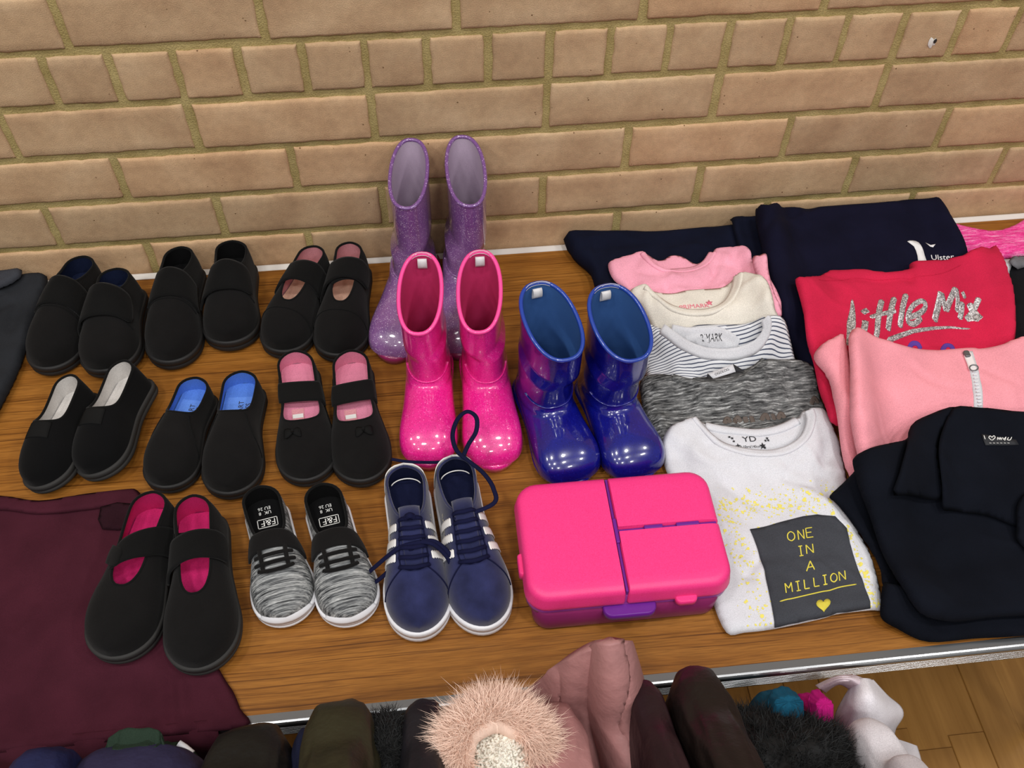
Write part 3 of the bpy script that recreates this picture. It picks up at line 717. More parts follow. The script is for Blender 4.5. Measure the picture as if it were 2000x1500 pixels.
M_PURS = plain('berry_rubber_sole', rgb(150, 40, 96), .35, coat=.3)
M_PNK = glitter('hot_pink_glitter_rubber', rgb(238, 38, 146), rgb(248, 90, 172), thr=.95, scale=1100, dark=rgb(224, 30, 134), rough=.28)
M_PNKI = fabric('pink_boot_lining', rgb(204, 56, 112), .06, 2000); M_PNKR = plain('pink_rim', rgb(250, 74, 156), .4, coat=.5)
M_BLU = glitter('royal_blue_gloss_rubber', rgb(14, 20, 128), rgb(24, 32, 140), thr=.97, dark=rgb(16, 12, 108), rough=.22)
M_BLUI = fabric('steel_blue_lining', rgb(58, 98, 158), .08, 2000); M_BLUR = plain('blue_rim', rgb(26, 62, 158), .3, coat=.6)
g1, g2, g3 = 'purple glitter boots', 'hot pink boots', 'royal blue boots'
boot('tall purple glitter boot, toe turned out to the left', (806, 272), (790, 409), (765, 712), .210, .188, .0250, .072, g1, M_PUR, M_PURI, M_PURR, M_PURS, tab=False)
boot('tall purple glitter boot standing behind the right pink boot', (903, 266), (917, 405), (898, 706), .210, .187, .0255, .072, g1, M_PUR, M_PURI, M_PURR, M_PURS, tab=False)
boot('hot pink rubber boot with white pull tab, left of its pair', (824, 494), (817, 655), (838, 920), .188, .152, .0265, .070, g2, M_PNK, M_PNKI, M_PNKR, M_PNK)
boot('hot pink rubber boot with white pull tab, nearest the blue boots', (936, 490), (937, 652), (968, 924), .190, .154, .0265, .072, g2, M_PNK, M_PNKI, M_PNKR, M_PNK)
boot('royal blue rubber boot with white pull tab, nearest the pink boots', (1046, 552), (1110, 705), (1124, 955), .182, .150, .0320, .078, g3, M_BLU, M_BLUI, M_BLUR, M_BLU)
boot('royal blue rubber boot with white pull tab, nearest the folded tops', (1180, 557), (1243, 706), (1250, 945), .178, .146, .0330, .077, g3, M_BLU, M_BLUI, M_BLUR, M_BLU)

# ------------------------------------------------------------------ lunch box
def rrect(x0, x1, y0, y1, r, n=6, inset=0.0):
    x0 += inset; x1 -= inset; y0 += inset; y1 -= inset
    rr = [max(q - inset, .0004) for q in (r if isinstance(r, (tuple, list)) else (r,) * 4)]   # corners: x0y0, x1y0, x1y1, x0y1
    out = []
    for (cx, cy, a0, q) in ((x0 + rr[0], y0 + rr[0], PI, rr[0]), (x1 - rr[1], y0 + rr[1], 1.5 * PI, rr[1]), (x1 - rr[2], y1 - rr[2], 0, rr[2]), (x0 + rr[3], y1 - rr[3], .5 * PI, rr[3])):
        for k in range(n + 1):
            a = a0 + .5 * PI * k / n; out.append((cx + q * math.cos(a), cy + q * math.sin(a)))
    return out
def slab(x0, x1, y0, y1, r, prof):       # prof: list of (inset, z)
    return loft_data([[(p[0], p[1], z) for p in rrect(x0, x1, y0, y1, r, inset=i)] for i, z in prof], True, True)
M_LID = NT('speckled_pink_plastic'); _v = M_LID.coord(); _f = M_LID.noise(_v, 1500, 2); M_LID.bump(_f, .25, .0006)
M_LID = M_LID.set(Base_Color=M_LID.ramp(_f, [(.3, rgb(232, 46, 120)), (.7, rgb(248, 66, 142))]), Roughness=.42, Specular_IOR_Level=.4)
M_PURP = plain('violet_plastic', rgb(104, 30, 140), .35); M_TUB = plain('clear_berry_tub', rgb(140, 44, 98), .22, Transmission_Weight=.25, IOR=1.4)
M_PURP2 = plain('soft_violet_rim', rgb(150, 60, 150), .3)
c0, c1 = P(1043, 1229, 0), P(1391, 1196, 0); ex = (c1 - c0)[:2]; BW = float(np.hypot(*ex)) + .008; brz = math.atan2(ex[1], ex[0])
lb = thing('lunch_box', 'pink and purple plastic lunch box with three lid panels', 'lunch box', (c0[0], c0[1], 0.0004), (0, 0, brz))
ZT = .072; BD = .142; x0, x1, y0, y1 = -.008, BW + .006, -.001, BD + .003
mesh('tub', *slab(-.001, BW - .003, -.003, BD - .004, .018, [(.003, 0), (.0008, .002), (0, .006), (-.001, .040)]), M_TUB, lb)
mesh('rim_frame', *slab(x0, x1, y0, y1, .022, [(.002, .036), (0, .037), (0, .0445), (.0015, .046), (.003, .0605), (.010, .0615)]), M_PURP2, lb)
xm = x0 + (x1 - x0) * .475; ym = y0 + (y1 - y0) * .52; gp = .0013; R_ = .024
LP = [(-.001, .047), (-.0016, .0495), (-.001, .053), (.0004, .064), (.0020, .0685), (.0055, .0712), (.010, ZT), (.018, ZT + .0004)]
def lidp(a, b, c, d, r): mesh('lid_panel', *slab(a, b, c, d, r, [(i if i < .004 else i, z) for i, z in LP]), M_LID, lb)
def lid(a, b, c, d, corner):
    # outer sides follow the box edge, inner sides sit tight against the split
    rings = []
    for i, z in LP:
        sx0 = i if 'l' in corner else min(max(i, 0), .0035) * .45; sx1 = i if 'r' in corner else min(max(i, 0), .0035) * .45
        sy0 = i if 'f' in corner else min(max(i, 0), .0035) * .45; sy1 = i if 'b' in corner else min(max(i, 0), .0035) * .45
        rr = [R_ if 'l' in corner and 'f' in corner else .003, R_ if 'r' in corner and 'f' in corner else .003, R_ if 'r' in corner and 'b' in corner else .003, R_ if 'l' in corner and 'b' in corner else .003]
        rr = [max(q - max(i, 0) * .8, .001) for q in rr]
        rings.append([(p[0], p[1], z) for p in rrect(a + sx0, b - sx1, c + sy0, d - sy1, rr)])
    return mesh('lid_panel', *loft_data(rings, True, True), M_LID, lb)
lid(x0, xm - gp, y0, y1, 'lfb'); lid(xm + gp, x1, ym + gp, y1, 'rb'); lid(xm + gp, x1, y0, ym - gp, 'rf')
mesh('lid_divider', *box_data(xm - gp, xm + gp, y0 + .003, y1 - .003, .047, ZT - .004), M_PURP, lb, smooth=False)
mesh('lid_divider', *box_data(xm + gp, x1 - .004, ym - gp, ym + gp, .047, ZT - .004), M_PURP, lb, smooth=False)
for xa, xb, m_ in ((.035, .055, M_PURP), (.075, .098, M_PURP)): mesh('hinge_bar', *slab(xm + xa * .9, xm + xb * .95, ym - .0022, ym + .0022, .001, [(0, ZT - .006), (0, ZT - .0008), (.0006, ZT - .0002)]), m_, lb)
mesh('hinge_bar', *slab(xm - .002, xm + .002, y0 + .06, y0 + .09, .001, [(0, ZT - .006), (0, ZT - .0008), (.0006, ZT - .0002)]), M_PURP, lb)
def clip(cx, cy, w_, d_, z0_, z1_, m_, name='clip', side=0):
    o = mesh(name, *slab(-w_ / 2, w_ / 2, -d_, .002, (d_ * .8, d_ * .8, .001, .001), [(.001, z0_), (0, z0_ + .001), (0, z1_ - .002), (.0015, z1_)]), m_, lb)
    o.location = (cx, cy, 0); o.rotation_euler = (0, 0, side); return o
clip(xm + .004, y0, .058, .013, .034, .0445, M_PURP, 'front_clip'); clip(x1 - .052, y0, .024, .008, .044, .053, M_LID, 'lid_tab'); clip(x0, y0 + .052, .026, .005, .044, .058, M_LID, 'lid_tab', -PI / 2)

# ------------------------------------------------------------------ cloth: folded garments draped over what lies beneath them
GX0, GY0, GS = -0.60, -0.80, 0.004
GNX, GNY = 520, 200
HF = np.zeros((GNY, GNX))
gxx, gyy = np.meshgrid(GX0 + GS * np.arange(GNX), GY0 + GS * np.arange(GNY))
def bil(A, x, y):
    fx = np.clip((np.asarray(x) - GX0) / GS, 0, GNX - 1.001); fy = np.clip((np.asarray(y) - GY0) / GS, 0, GNY - 1.001)
    i, j = fx.astype(int), fy.astype(int); a, b = fx - i, fy - j
    return A[j, i] * (1 - a) * (1 - b) + A[j, i + 1] * a * (1 - b) + A[j + 1, i] * (1 - a) * b + A[j + 1, i + 1] * a * b
def shift_max(A, r):
    B = A.copy()
    for ax in (0, 1):
        C = B.copy()
        for k in range(1, r + 1):
            C = np.maximum(C, np.roll(B, k, ax)); C = np.maximum(C, np.roll(B, -k, ax))
        B = C
    return B
def blur(A, r, it=2):
    for _ in range(it):
        for ax in (0, 1):
            B = np.zeros_like(A)
            for k in range(-r, r + 1): B += np.roll(A, k, ax)
            A = B / (2 * r + 1)
    return A
def inside(x, y, poly):
    x, y = np.asarray(x), np.asarray(y); r = np.zeros(x.shape, bool); n = len(poly)
    for i in range(n):
        (xa, ya), (xb, yb) = poly[i], poly[(i + 1) % n]
        if ya == yb: continue
        r ^= ((ya > y) != (yb > y)) & (x < (xb - xa) * (y - ya) / (yb - ya) + xa)
    return r
def segdist(x, y, pts, closed=True):
    x, y = np.asarray(x, float), np.asarray(y, float); sh = x.shape; x, y = x.ravel(), y.ravel(); p = np.asarray(pts, float)
    A, B = (p, np.roll(p, -1, 0)) if closed else (p[:-1], p[1:]); E_ = B - A; q = (E_ ** 2).sum(1) + 1e-15; d = np.empty(len(x))
    for i in range(0, len(x), 2000):
        X, Y = x[i:i + 2000, None] - A[:, 0], y[i:i + 2000, None] - A[:, 1]
        t = np.clip((X * E_[:, 0] + Y * E_[:, 1]) / q, 0, 1); d[i:i + 2000] = np.sqrt(((X - t * E_[:, 0]) ** 2 + (Y - t * E_[:, 1]) ** 2).min(1))
    return d.reshape(sh)
def waves(seed, amp, wl):
    r = random.Random(seed); W_ = [(r.uniform(0, PI), wl * r.uniform(.6, 1.7), r.uniform(0, 6.3), r.uniform(.4, 1)) for _ in range(7)]
    def f(x, y):
        z = 0
        for a, l, p, k in W_: z = z + k * np.sin(2 * PI * ((x + .01 * np.sin(y * 40 + p)) * math.cos(a) + y * math.sin(a)) / l + p)
        return amp * z / 3.0
    return f
class Cloth:
    """one layer of folded cloth: outline from above, lying on whatever is under it"""
    def __init__(s, name, px, thick, mat, parent=None, er=None, wamp=.0012, wl=.07, seed=1, folds=(), zf=.5, lift=None, res=.0045, drape=3, smooth=4, stamp=True, zpx=None, creases=None, camp=1.0):
        global HF
        base = blur(shift_max(HF, drape), max(drape, 1)) + .0004
        base[gyy < -0.70] = np.minimum(base[gyy < -0.70], 1)
        s.base = base; s.thick = thick; s.lift = lift or (lambda x, y: 0 * x); er = er or max(thick * .7, .004); s.er = er
        s.wav = waves(seed, wamp, wl)
        pts = []
        for q in px:
            u, v = q[:2]; z = q[2] if len(q) > 2 else (zpx if zpx is not None else thick * zf)
            if len(q) <= 2 and zpx is None:
                for _ in range(12):
                    p = P(u, v, z); zn = float(bil(base, p[0], p[1])) + (thick + float(s.lift(np.array(p[0]), np.array(p[1])))) * zf; z = .5 * z + .5 * zn
            p = P(u, v, z); pts.append((p[0], min(p[1], -.006)))
        poly = catmull(pts, smooth, True) if smooth > 1 else np.array(pts)
        # even spacing
        seg = np.hypot(*(np.roll(poly, -1, 0) - poly).T); out = []
        for i in range(len(poly)):
            n = max(1, int(round(seg[i] / res)))
            for k in range(n): out.append(poly[i] + (poly[(i + 1) % len(poly)] - poly[i]) * k / n)
        poly = np.array(out); keep = [0]
        for i in range(1, len(poly)):
            if np.hypot(*(poly[i] - poly[keep[-1]])) > res * .45: keep.append(i)
        poly = poly[keep]; s.poly = poly
        s.folds = []
        for fl in folds:
            pl, am, wd = fl; s.folds.append(([tuple(P(q[0], q[1], bil(base, *P(q[0], q[1], thick)[:2]) + thick)[:2]) for q in catmull(pl, 4)], am, wd))
        x0, y0 = poly.min(0); x1, y1 = poly.max(0); rc = random.Random(seed * 7 + 1); area = (x1 - x0) * (y1 - y0)
        nc = int(min(26, area * 900)) if creases is None else creases
        for _ in range(nc):
            cx_, cy_ = rc.uniform(x0, x1), rc.uniform(y0, y1); an = rc.gauss(PI / 2 if rc.random() < .5 else 0, .55); ln = rc.uniform(.012, .045); bend = rc.uniform(-.5, .5)
            pl = [(cx_ + ln * k * math.cos(an + bend * k), cy_ + ln * k * math.sin(an + bend * k)) for k in np.linspace(-1, 1, 6)]
            s.folds.append((pl, rc.choice((-1, 1, 1)) * camp * rc.uniform(.0006, .0020) * min(1, thick / .012), rc.uniform(.003, .006)))
        gx, gy = np.meshgrid(np.arange(x0, x1, res), np.arange(y0, y1, res * .87))
        gx = gx + (np.arange(gx.shape[0])[:, None] % 2) * res / 2; gx, gy = gx.ravel(), gy.ravel()
        ok = inside(gx, gy, poly); gx, gy = gx[ok], gy[ok]; ok = segdist(gx, gy, poly) > res * .5; gx, gy = gx[ok], gy[ok]
        n = len(poly); pts2 = [Vector(p) for p in poly] + [Vector((a, b)) for a, b in zip(gx, gy)]
        r = delaunay_2d_cdt(pts2, [], [list(range(n))], 1, 1e-6)
        V2 = np.array([v[:] for v in r[0]]); F2 = [tuple(f) for f in r[2]]
        D = segdist(V2[:, 0], V2[:, 1], poly); bd = D < 1e-5
        top = s.top(V2[:, 0], V2[:, 1], D); bot = s.bot(V2[:, 0], V2[:, 1], D)
        N = len(V2); bi = {}; V = [(V2[i, 0], V2[i, 1], top[i]) for i in range(N)]
        for i in range(N):
            if bd[i]: bi[i] = i
            else: bi[i] = len(V); V.append((V2[i, 0], V2[i, 1], bot[i]))
        F = F2 + [tuple(bi[k] for k in reversed(f)) for f in F2]
        s.parent = parent; s.org = np.array(parent.location) if parent is not None else np.zeros(3)
        s.obj = mesh(name, np.array(V) - s.org, F, mat, parent)
        s.rx, s.ry, s.rs = x0 - .02, y0 - .02, .0025
        rx, ry = np.meshgrid(np.arange(s.rx, x1 + .02, s.rs), np.arange(s.ry, y1 + .02, s.rs)); s.ras = s.top(rx, ry)
        if stamp:
            bb = (gxx > x0 - .01) & (gxx < x1 + .01) & (gyy > y0 - .01) & (gyy < y1 + .01)
            xx, yy = gxx[bb], gyy[bb]; ins = inside(xx, yy, poly); d = segdist(xx, yy, poly); z = s.top(xx, yy, d); h = HF[bb]
            h[ins] = np.maximum(h[ins], z[ins]); HF[bb] = h
    def prof(s, d): return np.sqrt(np.maximum(0, 1 - (1 - np.minimum(d / s.er, 1)) ** 2))
    def th(s, x, y): return s.thick + s.lift(x, y)
    def top(s, x, y, d=None):
        x, y = np.asarray(x, float), np.asarray(y, float)
        if d is None: d = np.where(inside(x, y, s.poly), segdist(x, y, s.poly), 0)
        p = s.prof(d); z = bil(s.base, x, y) + s.th(x, y) * .5 * (1 + p); q = np.minimum(1, d / .012)
        z = z + s.wav(x, y) * q
        for pl, am, wd in s.folds: z = z + am * np.exp(-(segdist(x, y, pl, False) / wd) ** 2) * q
        return np.maximum(z, bil(s.base, x, y) + .0006 * p + s.th(x, y) * .5 * (1 - p))
    def bot(s, x, y, d): return bil(s.base, x, y) + s.th(x, y) * .5 * (1 - s.prof(d))
    def tf(s, x, y):
        fx = np.clip((np.asarray(x) - s.rx) / s.rs, 0, s.ras.shape[1] - 1.001); fy = np.clip((np.asarray(y) - s.ry) / s.rs, 0, s.ras.shape[0] - 1.001)
        i, j = fx.astype(int), fy.astype(int); a, b = fx - i, fy - j; A = s.ras
        return A[j, i] * (1 - a) * (1 - b) + A[j, i + 1] * a * (1 - b) + A[j + 1, i] * (1 - a) * b + A[j + 1, i + 1] * a * b
    def on(s, u, v, off=.0006):           # photo measurement -> point on this cloth's upper side
        z = float(bil(s.base, *P(u, v, s.thick)[:2])) + s.thick
        for _ in range(14):
            p = P(u, v, z); z = .5 * z + .5 * float(s.tf(p[0:1], p[1:2])[0])
        p = P(u, v, z); return np.array([p[0], p[1], float(s.tf(p[0:1], p[1:2])[0]) + off])
    def lay(s, xy, off=.0006):
        xy = np.asarray(xy, float); return np.c_[xy, s.tf(xy[:, 0], xy[:, 1]) + off]
    def ribbon(s, px, wd, mat, name, off=.0006, n=6, th=.0007, taper=True, crown=0, ppart=None):
        c = catmull([s.on(*q)[:2] for q in px], n); g = []; N = len(c)
        for i in range(N):
            t = c[min(i + 1, N - 1)] - c[max(i - 1, 0)]; t = t / (np.hypot(*t) + 1e-9); nn = np.array([-t[1], t[0]])
            w_ = wd(i / (N - 1)) if callable(wd) else wd
            if taper and (i == 0 or i == N - 1): w_ *= .35
            ks = (-.5, -.25, 0, .25, .5); row = s.lay([c[i] + nn * w_ * k for k in ks], off)
            row[:, 2] += crown * (1 - (np.array(ks) * 2) ** 2); g.append(list(row - s.org))
        o = mesh(name, *grid_data(g), mat, ppart or s.parent)
        if ppart is not None: o.location = -np.array(ppart.location)*0
        solidify(o, th, 1); return o
    def shape(s, px, mat, name, off=.0006, smooth=1, res=.005, th=.0006, world=False):
        pts = [tuple(s.on(*q)[:2]) for q in px] if not world else px
        poly = catmull(pts, smooth, True) if smooth > 1 else np.array(pts)
        out = []
        for i in range(len(poly)):
            a, b = poly[i], poly[(i + 1) % len(poly)]; n = max(1, int(np.hypot(*(b - a)) / res))
            out += [a + (b - a) * k / n for k in range(n)]
        poly = np.array(out); x0, y0 = poly.min(0); x1, y1 = poly.max(0)
        gx, gy = np.meshgrid(np.arange(x0, x1, res), np.arange(y0, y1, res)); gx, gy = gx.ravel(), gy.ravel()
        if len(gx): ok = inside(gx, gy, poly) & (segdist(gx, gy, poly) > res * .4); gx, gy = gx[ok], gy[ok]
        r = delaunay_2d_cdt([Vector(p) for p in poly] + [Vector(q) for q in zip(gx, gy)], [], [list(range(len(poly)))], 1, 1e-6)
        V = s.lay([v[:] for v in r[0]], off) - s.org
        o = mesh(name, V, [tuple(f) for f in r[2]], mat, s.parent); solidify(o, th, 1); return o
    def text(s, t, px0, px1, mat, name, off=.0007, hscale=1.0, th=.0005, flip=1, spacing=1.0):
        """text whose baseline runs from px0 to px1"""
        a, b = s.on(*px0)[:2], s.on(*px1)[:2]; v, f = text_data(t, spacing); v = v - [v[:, 0].min(), 0, 0]; wd = v[:, 0].max()
        e = b - a; k = np.hypot(*e) / wd; e = e / np.hypot(*e); nn = np.array([-e[1], e[0]]) * flip
        V = s.lay([a + e * q[0] * k + nn * q[1] * k * hscale for q in v], off) - s.org
        return mesh(name, V, f, mat, s.parent, smooth=False)

M_NVY = fabric('navy_jersey', rgb(18, 18, 38), .14, 1300); M_NVY2 = fabric('dark_navy_knit', rgb(16, 20, 38), .14, 1300)
M_PTOP = fabric('bubblegum_jersey', rgb(248, 172, 194), .06); M_CREAM = fabric('cream_jersey', rgb(234, 228, 216), .05)
M_WHT = fabric('white_jersey', rgb(218, 219, 224), .04); M_RED = fabric('cerise_fleece', rgb(206, 34, 72), .09, 1000)
M_CORAL = fabric('coral_pink_fleece', rgb(246, 160, 172), .06, 900); M_POLO = fabric('ink_navy_pique', rgb(15, 18, 27), .12, 1600, bump=.5)
M_MAR = fabric('burgundy_cloth', rgb(68, 28, 40), .12, 1300); M_CHAR = fabric('charcoal_cloth', rgb(40, 42, 46), .16, 1200)
M_MARLT = marl('charcoal_marl', [(0.34, rgb(36, 37, 38)), (0.45, rgb(84, 85, 86)), (0.56, rgb(120, 121, 121)), (0.7, rgb(196, 198, 198))], 45, 420, .12)
M_HOT = marl('hot_pink_marl', [(0.36, rgb(226, 50, 132)), (0.52, rgb(240, 84, 160)), (0.68, rgb(250, 160, 200))], 40, 330, -.6)
def stripes_mat():
    n = NT('striped_jersey'); v = n.coord(rot=(0, 0, .03)); sp = n.n('ShaderNodeSeparateXYZ'); n.l(v, sp.inputs[0])
    wob = n.noise(v, 9, 1); a = n.n('ShaderNodeMath', operation='MULTIPLY_ADD'); n.l(wob, a.inputs[0]); a.inputs[1].default_value = .006; n.l(sp.outputs[1], a.inputs[2])
    m = n.n('ShaderNodeMath', operation='MULTIPLY'); n.l(a.outputs[0], m.inputs[0]); m.inputs[1].default_value = 1 / .0030
    fr = n.n('ShaderNodeMath', operation='FRACT'); n.l(m.outputs[0], fr.inputs[0])
    c = n.ramp(fr.outputs[0], [(0, rgb(78, 84, 104)), (.27, rgb(78, 84, 104)), (.33, rgb(226, 228, 232)), (.95, rgb(226, 228, 232))])
    return n.set(Base_Color=c, Roughness=.95, Specular_IOR_Level=.2)
M_STRP = stripes_mat()
M_INK = plain('print_ink', rgb(40, 40, 44), .9); M_PINKINK = plain('pink_ink', rgb(230, 120, 140), .9)
def garment(name, label, cat, u, v, group=None):
    p = P(u, v, 0); return thing(name, label, cat, (p[0], p[1], 0), group=group)
def star(c, px, r, mat, rot=0):
    p = c.on(*px)[:2]; pts = [tuple(p + (r if k % 2 == 0 else r * .42) * np.array([math.cos(rot + PI * k / 5 + PI / 2), math.sin(rot + PI * k / 5 + PI / 2)])) for k in range(10)]
    return c.shape(pts, mat, 'printed_star', world=True, res=.02)
def tri(*q): return list(q)
Z1 = lambda x, y: (x / 3.333 + 1450, y / 3.333 + 350)     # crop measurements -> photo pixels
Z2 = lambda x, y: (x / 3.125 + 1250, y / 3.125 + 780)
Z3 = lambda x, y: (x / 2.273 + 1550, y / 2.273 + 620)
Z8 = lambda x, y: (x / 2.778 + 1080, y / 2.778 + 360)

# navy jumper at the back
g = garment('folded_jumper', 'dark navy folded jumper at the back under the pink top', 'jumper', 1300, 520)
c = Cloth('body', [(1106, 452), (1200, 451), (1300, 450), (1420, 439), (1490, 436), (1520, 520), (1540, 640), (1300, 640), (1190, 600), (1165, 560), (1152, 520), (1118, 488)], .036, M_NVY2, g, er=.014, seed=3, zf=.75,
          folds=[([(1160, 470), (1175, 540)], -.004, .006), ([(1110, 470), (1150, 480), (1300, 470)], -.002, .008)])
c = Cloth('sleeve_fold', [(1424, 430), (1460, 427), (1488, 432), (1500, 500), (1450, 500)], .010, M_NVY2, g, seed=4)
# garments at the right edge, under the hoodies
g = garment('folded_tee', 'hot pink marl top at the right end by the wall', 'top', 1960, 470)
Cloth('body', [(1840, 440), (1879, 444), (1905, 450), (1930, 453), (1960, 449), (1985, 438), (2010, 426), (2080, 408), (2180, 402), (2200, 470), (2120, 498), (2000, 500), (1960, 506), (1900, 520), (1840, 520)], .016, M_HOT, g, er=.008, seed=51, drape=1, folds=[([(1950, 470), (2000, 452)], .002, .004), ([(1900, 470), (1980, 480)], .002, .005)])
g = garment('folded_jumper', 'black garment at the right edge beside the cerise hoodie', 'jumper', 1998, 590)
Cloth('body', [(1930, 540), (1960, 520), (2000, 515), (2080, 510), (2170, 515), (2200, 660), (2100, 690), (2000, 690), (1960, 690), (1930, 640)], .022, fabric('black_jersey', rgb(24, 24, 27)), g, seed=54, drape=1, folds=[([Z1(1760, 760), Z1(1833, 850)], .004, .006), ([(1985, 600), (1998, 660)], .004, .006)])
g = garment('folded_tee', 'white top edge showing beside the cerise hoodie', 'top', 1966, 530)
Cloth('body', [(1935, 505), (1957, 506), (1975, 511), (1972, 530), (1968, 543), (1940, 545)], .008, M_WHT, g, seed=52, drape=1, creases=0, smooth=2)
g = garment('folded_jumper', 'grey garment at the right edge below the hot pink top', 'jumper', 1995, 515)
Cloth('body', [(1970, 510), (1985, 504), (2000, 500), (2060, 492), (2140, 488), (2150, 530), (2060, 522), (2000, 522), (1988, 526)], .008, fabric('grey_jersey', rgb(120, 120, 124)), g, seed=53, drape=1, creases=0, smooth=2)
# navy hooded top leaning on the wall
g = garment('folded_hoodie', 'navy folded hoodie with white sail emblem against the wall', 'hoodie', 1680, 520)
LH = lambda x, y: np.clip((y + .20) / .2, 0, 1) * .022
hood = Cloth('body', [Z1(105, 132), Z1(160, 152), Z1(250, 157), Z1(380, 103), Z1(520, 117), Z1(600, 137), Z1(780, 125), Z1(950, 107), Z1(1100, 62), Z1(1200, 57), Z1(1290, 112), Z1(1400, 262), Z1(1480, 440), Z1(1500, 600), Z1(1300, 800), Z1(900, 1000), Z1(600, 1250), Z1(440, 1230), Z1(330, 1060), Z1(250, 850), Z1(180, 620), Z1(140, 400), Z1(105, 220)],
             .036, M_NVY, g, er=.022, zf=.8, seed=5, lift=LH, wamp=.002, wl=.11, folds=[([Z1(130, 330), Z1(260, 300), Z1(420, 230)], -.005, .008), ([Z1(420, 230), Z1(500, 150)], -.003, .008), ([Z1(300, 420), Z1(330, 700), Z1(400, 1000)], -.003, .010)])
M_WPR = plain('white_print', rgb(234, 234, 236), .8)
hood.shape([Z1(1072, 408), Z1(1110, 403), Z1(1145, 415), Z1(1170, 450), Z1(1185, 500), Z1(1200, 560), Z1(1150, 560), Z1(1138, 500), Z1(1115, 440)], M_WPR, 'sail_emblem', smooth=2)
hood.shape([Z1(1190, 416), Z1(1225, 432), Z1(1256, 426), Z1(1240, 446), Z1(1222, 442)], M_WPR, 'bird_emblem')
hood.text('Ulster', Z1(1232, 526), Z1(1376, 526), M_WPR, 'chest_lettering')
# pink top, cream top, striped top, marl top, white printed top: each overlaps the one behind
def tee(name, label, cat, mat, body, neck_back, neckf, thick, seed, at, inner=None, rib=None, ribw=.011, folds=(), wamp=.0016, extra=None, backthick=.004, lift=None):
    g = garment(name, label, cat, *at, group='folded tops in a row beside the blue boots')
    bp = Cloth('back_panel', neck_back, backthick, inner or mat, g, er=.003, seed=seed + 50, wamp=.0008, drape=2)
    fr = Cloth('front', body, thick, mat, g, er=thick * .8, seed=seed, wamp=wamp, wl=.055, folds=folds, drape=3, lift=lift, creases=34 if name == 'folded_tee' else 10, camp=1.5)
    if neckf is not None:
        fr.ribbon(neckf, ribw, rib or mat, 'neckband', off=.0002, th=.0012, crown=.0022, taper=False)
    return g, bp, fr
g, bp, fr = tee('folded_tee', 'bubblegum pink top folded behind the cream top', 'top', M_PTOP,
    [Z8(300, 452), Z8(315, 415), Z8(400, 390), Z8(485, 367), Z8(520, 400), Z8(570, 450), Z8(650, 475), Z8(750, 470), Z8(830, 435), Z8(860, 390), Z8(885, 348), Z8(960, 342), Z8(1030, 332), Z8(1072, 362), Z8(1085, 420), Z8(1150, 470), Z8(1240, 710), Z8(1100, 800), Z8(700, 800), Z8(450, 700), Z8(400, 580), Z8(330, 520)],
    [Z8(490, 375), Z8(560, 410), Z8(600, 410), Z8(640, 387), Z8(700, 392), Z8(780, 432), Z8(850, 395), Z8(870, 480), Z8(700, 560), Z8(520, 500)],
    [Z8(490, 372), Z8(530, 420), Z8(590, 458), Z8(680, 470), Z8(770, 460), Z8(830, 425), Z8(865, 375)], .014, 11, (1340, 560), folds=[([Z8(900, 360), Z8(880, 470), Z8(820, 540)], -.003, .006), ([Z8(480, 390), Z8(430, 470), Z8(440, 560)], -.003, .007), ([Z8(960, 350), Z8(970, 480)], .002, .006)])
Cloth('sleeve', [Z8(1082, 402), Z8(1120, 385), Z8(1160, 382), Z8(1172, 480), Z8(1205, 600), Z8(1242, 710), Z8(1180, 700), Z8(1110, 520)], .007, M_PTOP, g, seed=12)
g, bp, fr = tee('folded_tee', 'cream top with pink neck print between pink and striped tops', 'top', M_CREAM,
    [Z8(410, 585), Z8(500, 548), Z8(550, 590), Z8(640, 672), Z8(740, 703), Z8(860, 693), Z8(945, 645), Z8(990, 565), Z8(1003, 483), Z8(1080, 482), Z8(1160, 522), Z8(1200, 650), Z8(1222, 715), Z8(1250, 850), Z8(900, 950), Z8(600, 900), Z8(520, 760), Z8(450, 650)],
    [Z8(510, 552), Z8(550, 582), Z8(650, 592), Z8(740, 573), Z8(900, 563), Z8(960, 533), Z8(1000, 488), Z8(1000, 620), Z8(860, 740), Z8(700, 740), Z8(560, 640)],
    [Z8(505, 552), Z8(560, 605), Z8(640, 668), Z8(740, 700), Z8(860, 690), Z8(945, 642), Z8(990, 565), Z8(1005, 490)], .013, 13, (1360, 600), folds=[([Z8(1010, 500), Z8(1060, 600), Z8(1050, 700)], .002, .008), ([Z8(700, 720), Z8(800, 790)], .002, .008)])
bp.text('PRIMARK', Z8(690, 684), Z8(850, 668), M_PINKINK, 'neck_lettering'); star(bp, Z8(848, 645), .005, M_PINKINK)
g, bp, fr = tee('folded_tee', 'white top with thin navy stripes and white neckband', 'top', M_STRP,
    [Z8(420, 700), Z8(520, 755), Z8(600, 790), Z8(700, 872), Z8(800, 922), Z8(900, 937), Z8(1020, 922), Z8(1110, 882), Z8(1162, 800), Z8(1157, 722), Z8(1250, 727), Z8(1290, 850), Z8(1312, 945), Z8(1330, 1050), Z8(1000, 1180), Z8(560, 1120), Z8(500, 1010), Z8(470, 900)],
    [Z8(600, 790), Z8(700, 792), Z8(790, 762), Z8(890, 760), Z8(1000, 760), Z8(1090, 742), Z8(1150, 720), Z8(1170, 800), Z8(1110, 920), Z8(900, 980), Z8(760, 950), Z8(640, 850)],
    [Z8(590, 785), Z8(700, 868), Z8(800, 917), Z8(900, 932), Z8(1020, 917), Z8(1108, 878), Z8(1158, 800), Z8(1152, 728)], .013, 15, (1400, 680), inner=M_STRP, rib=M_WHT, folds=[([Z8(640, 940), Z8(700, 1020)], .003, .008), ([Z8(1190, 760), Z8(1230, 900)], .002, .008)])
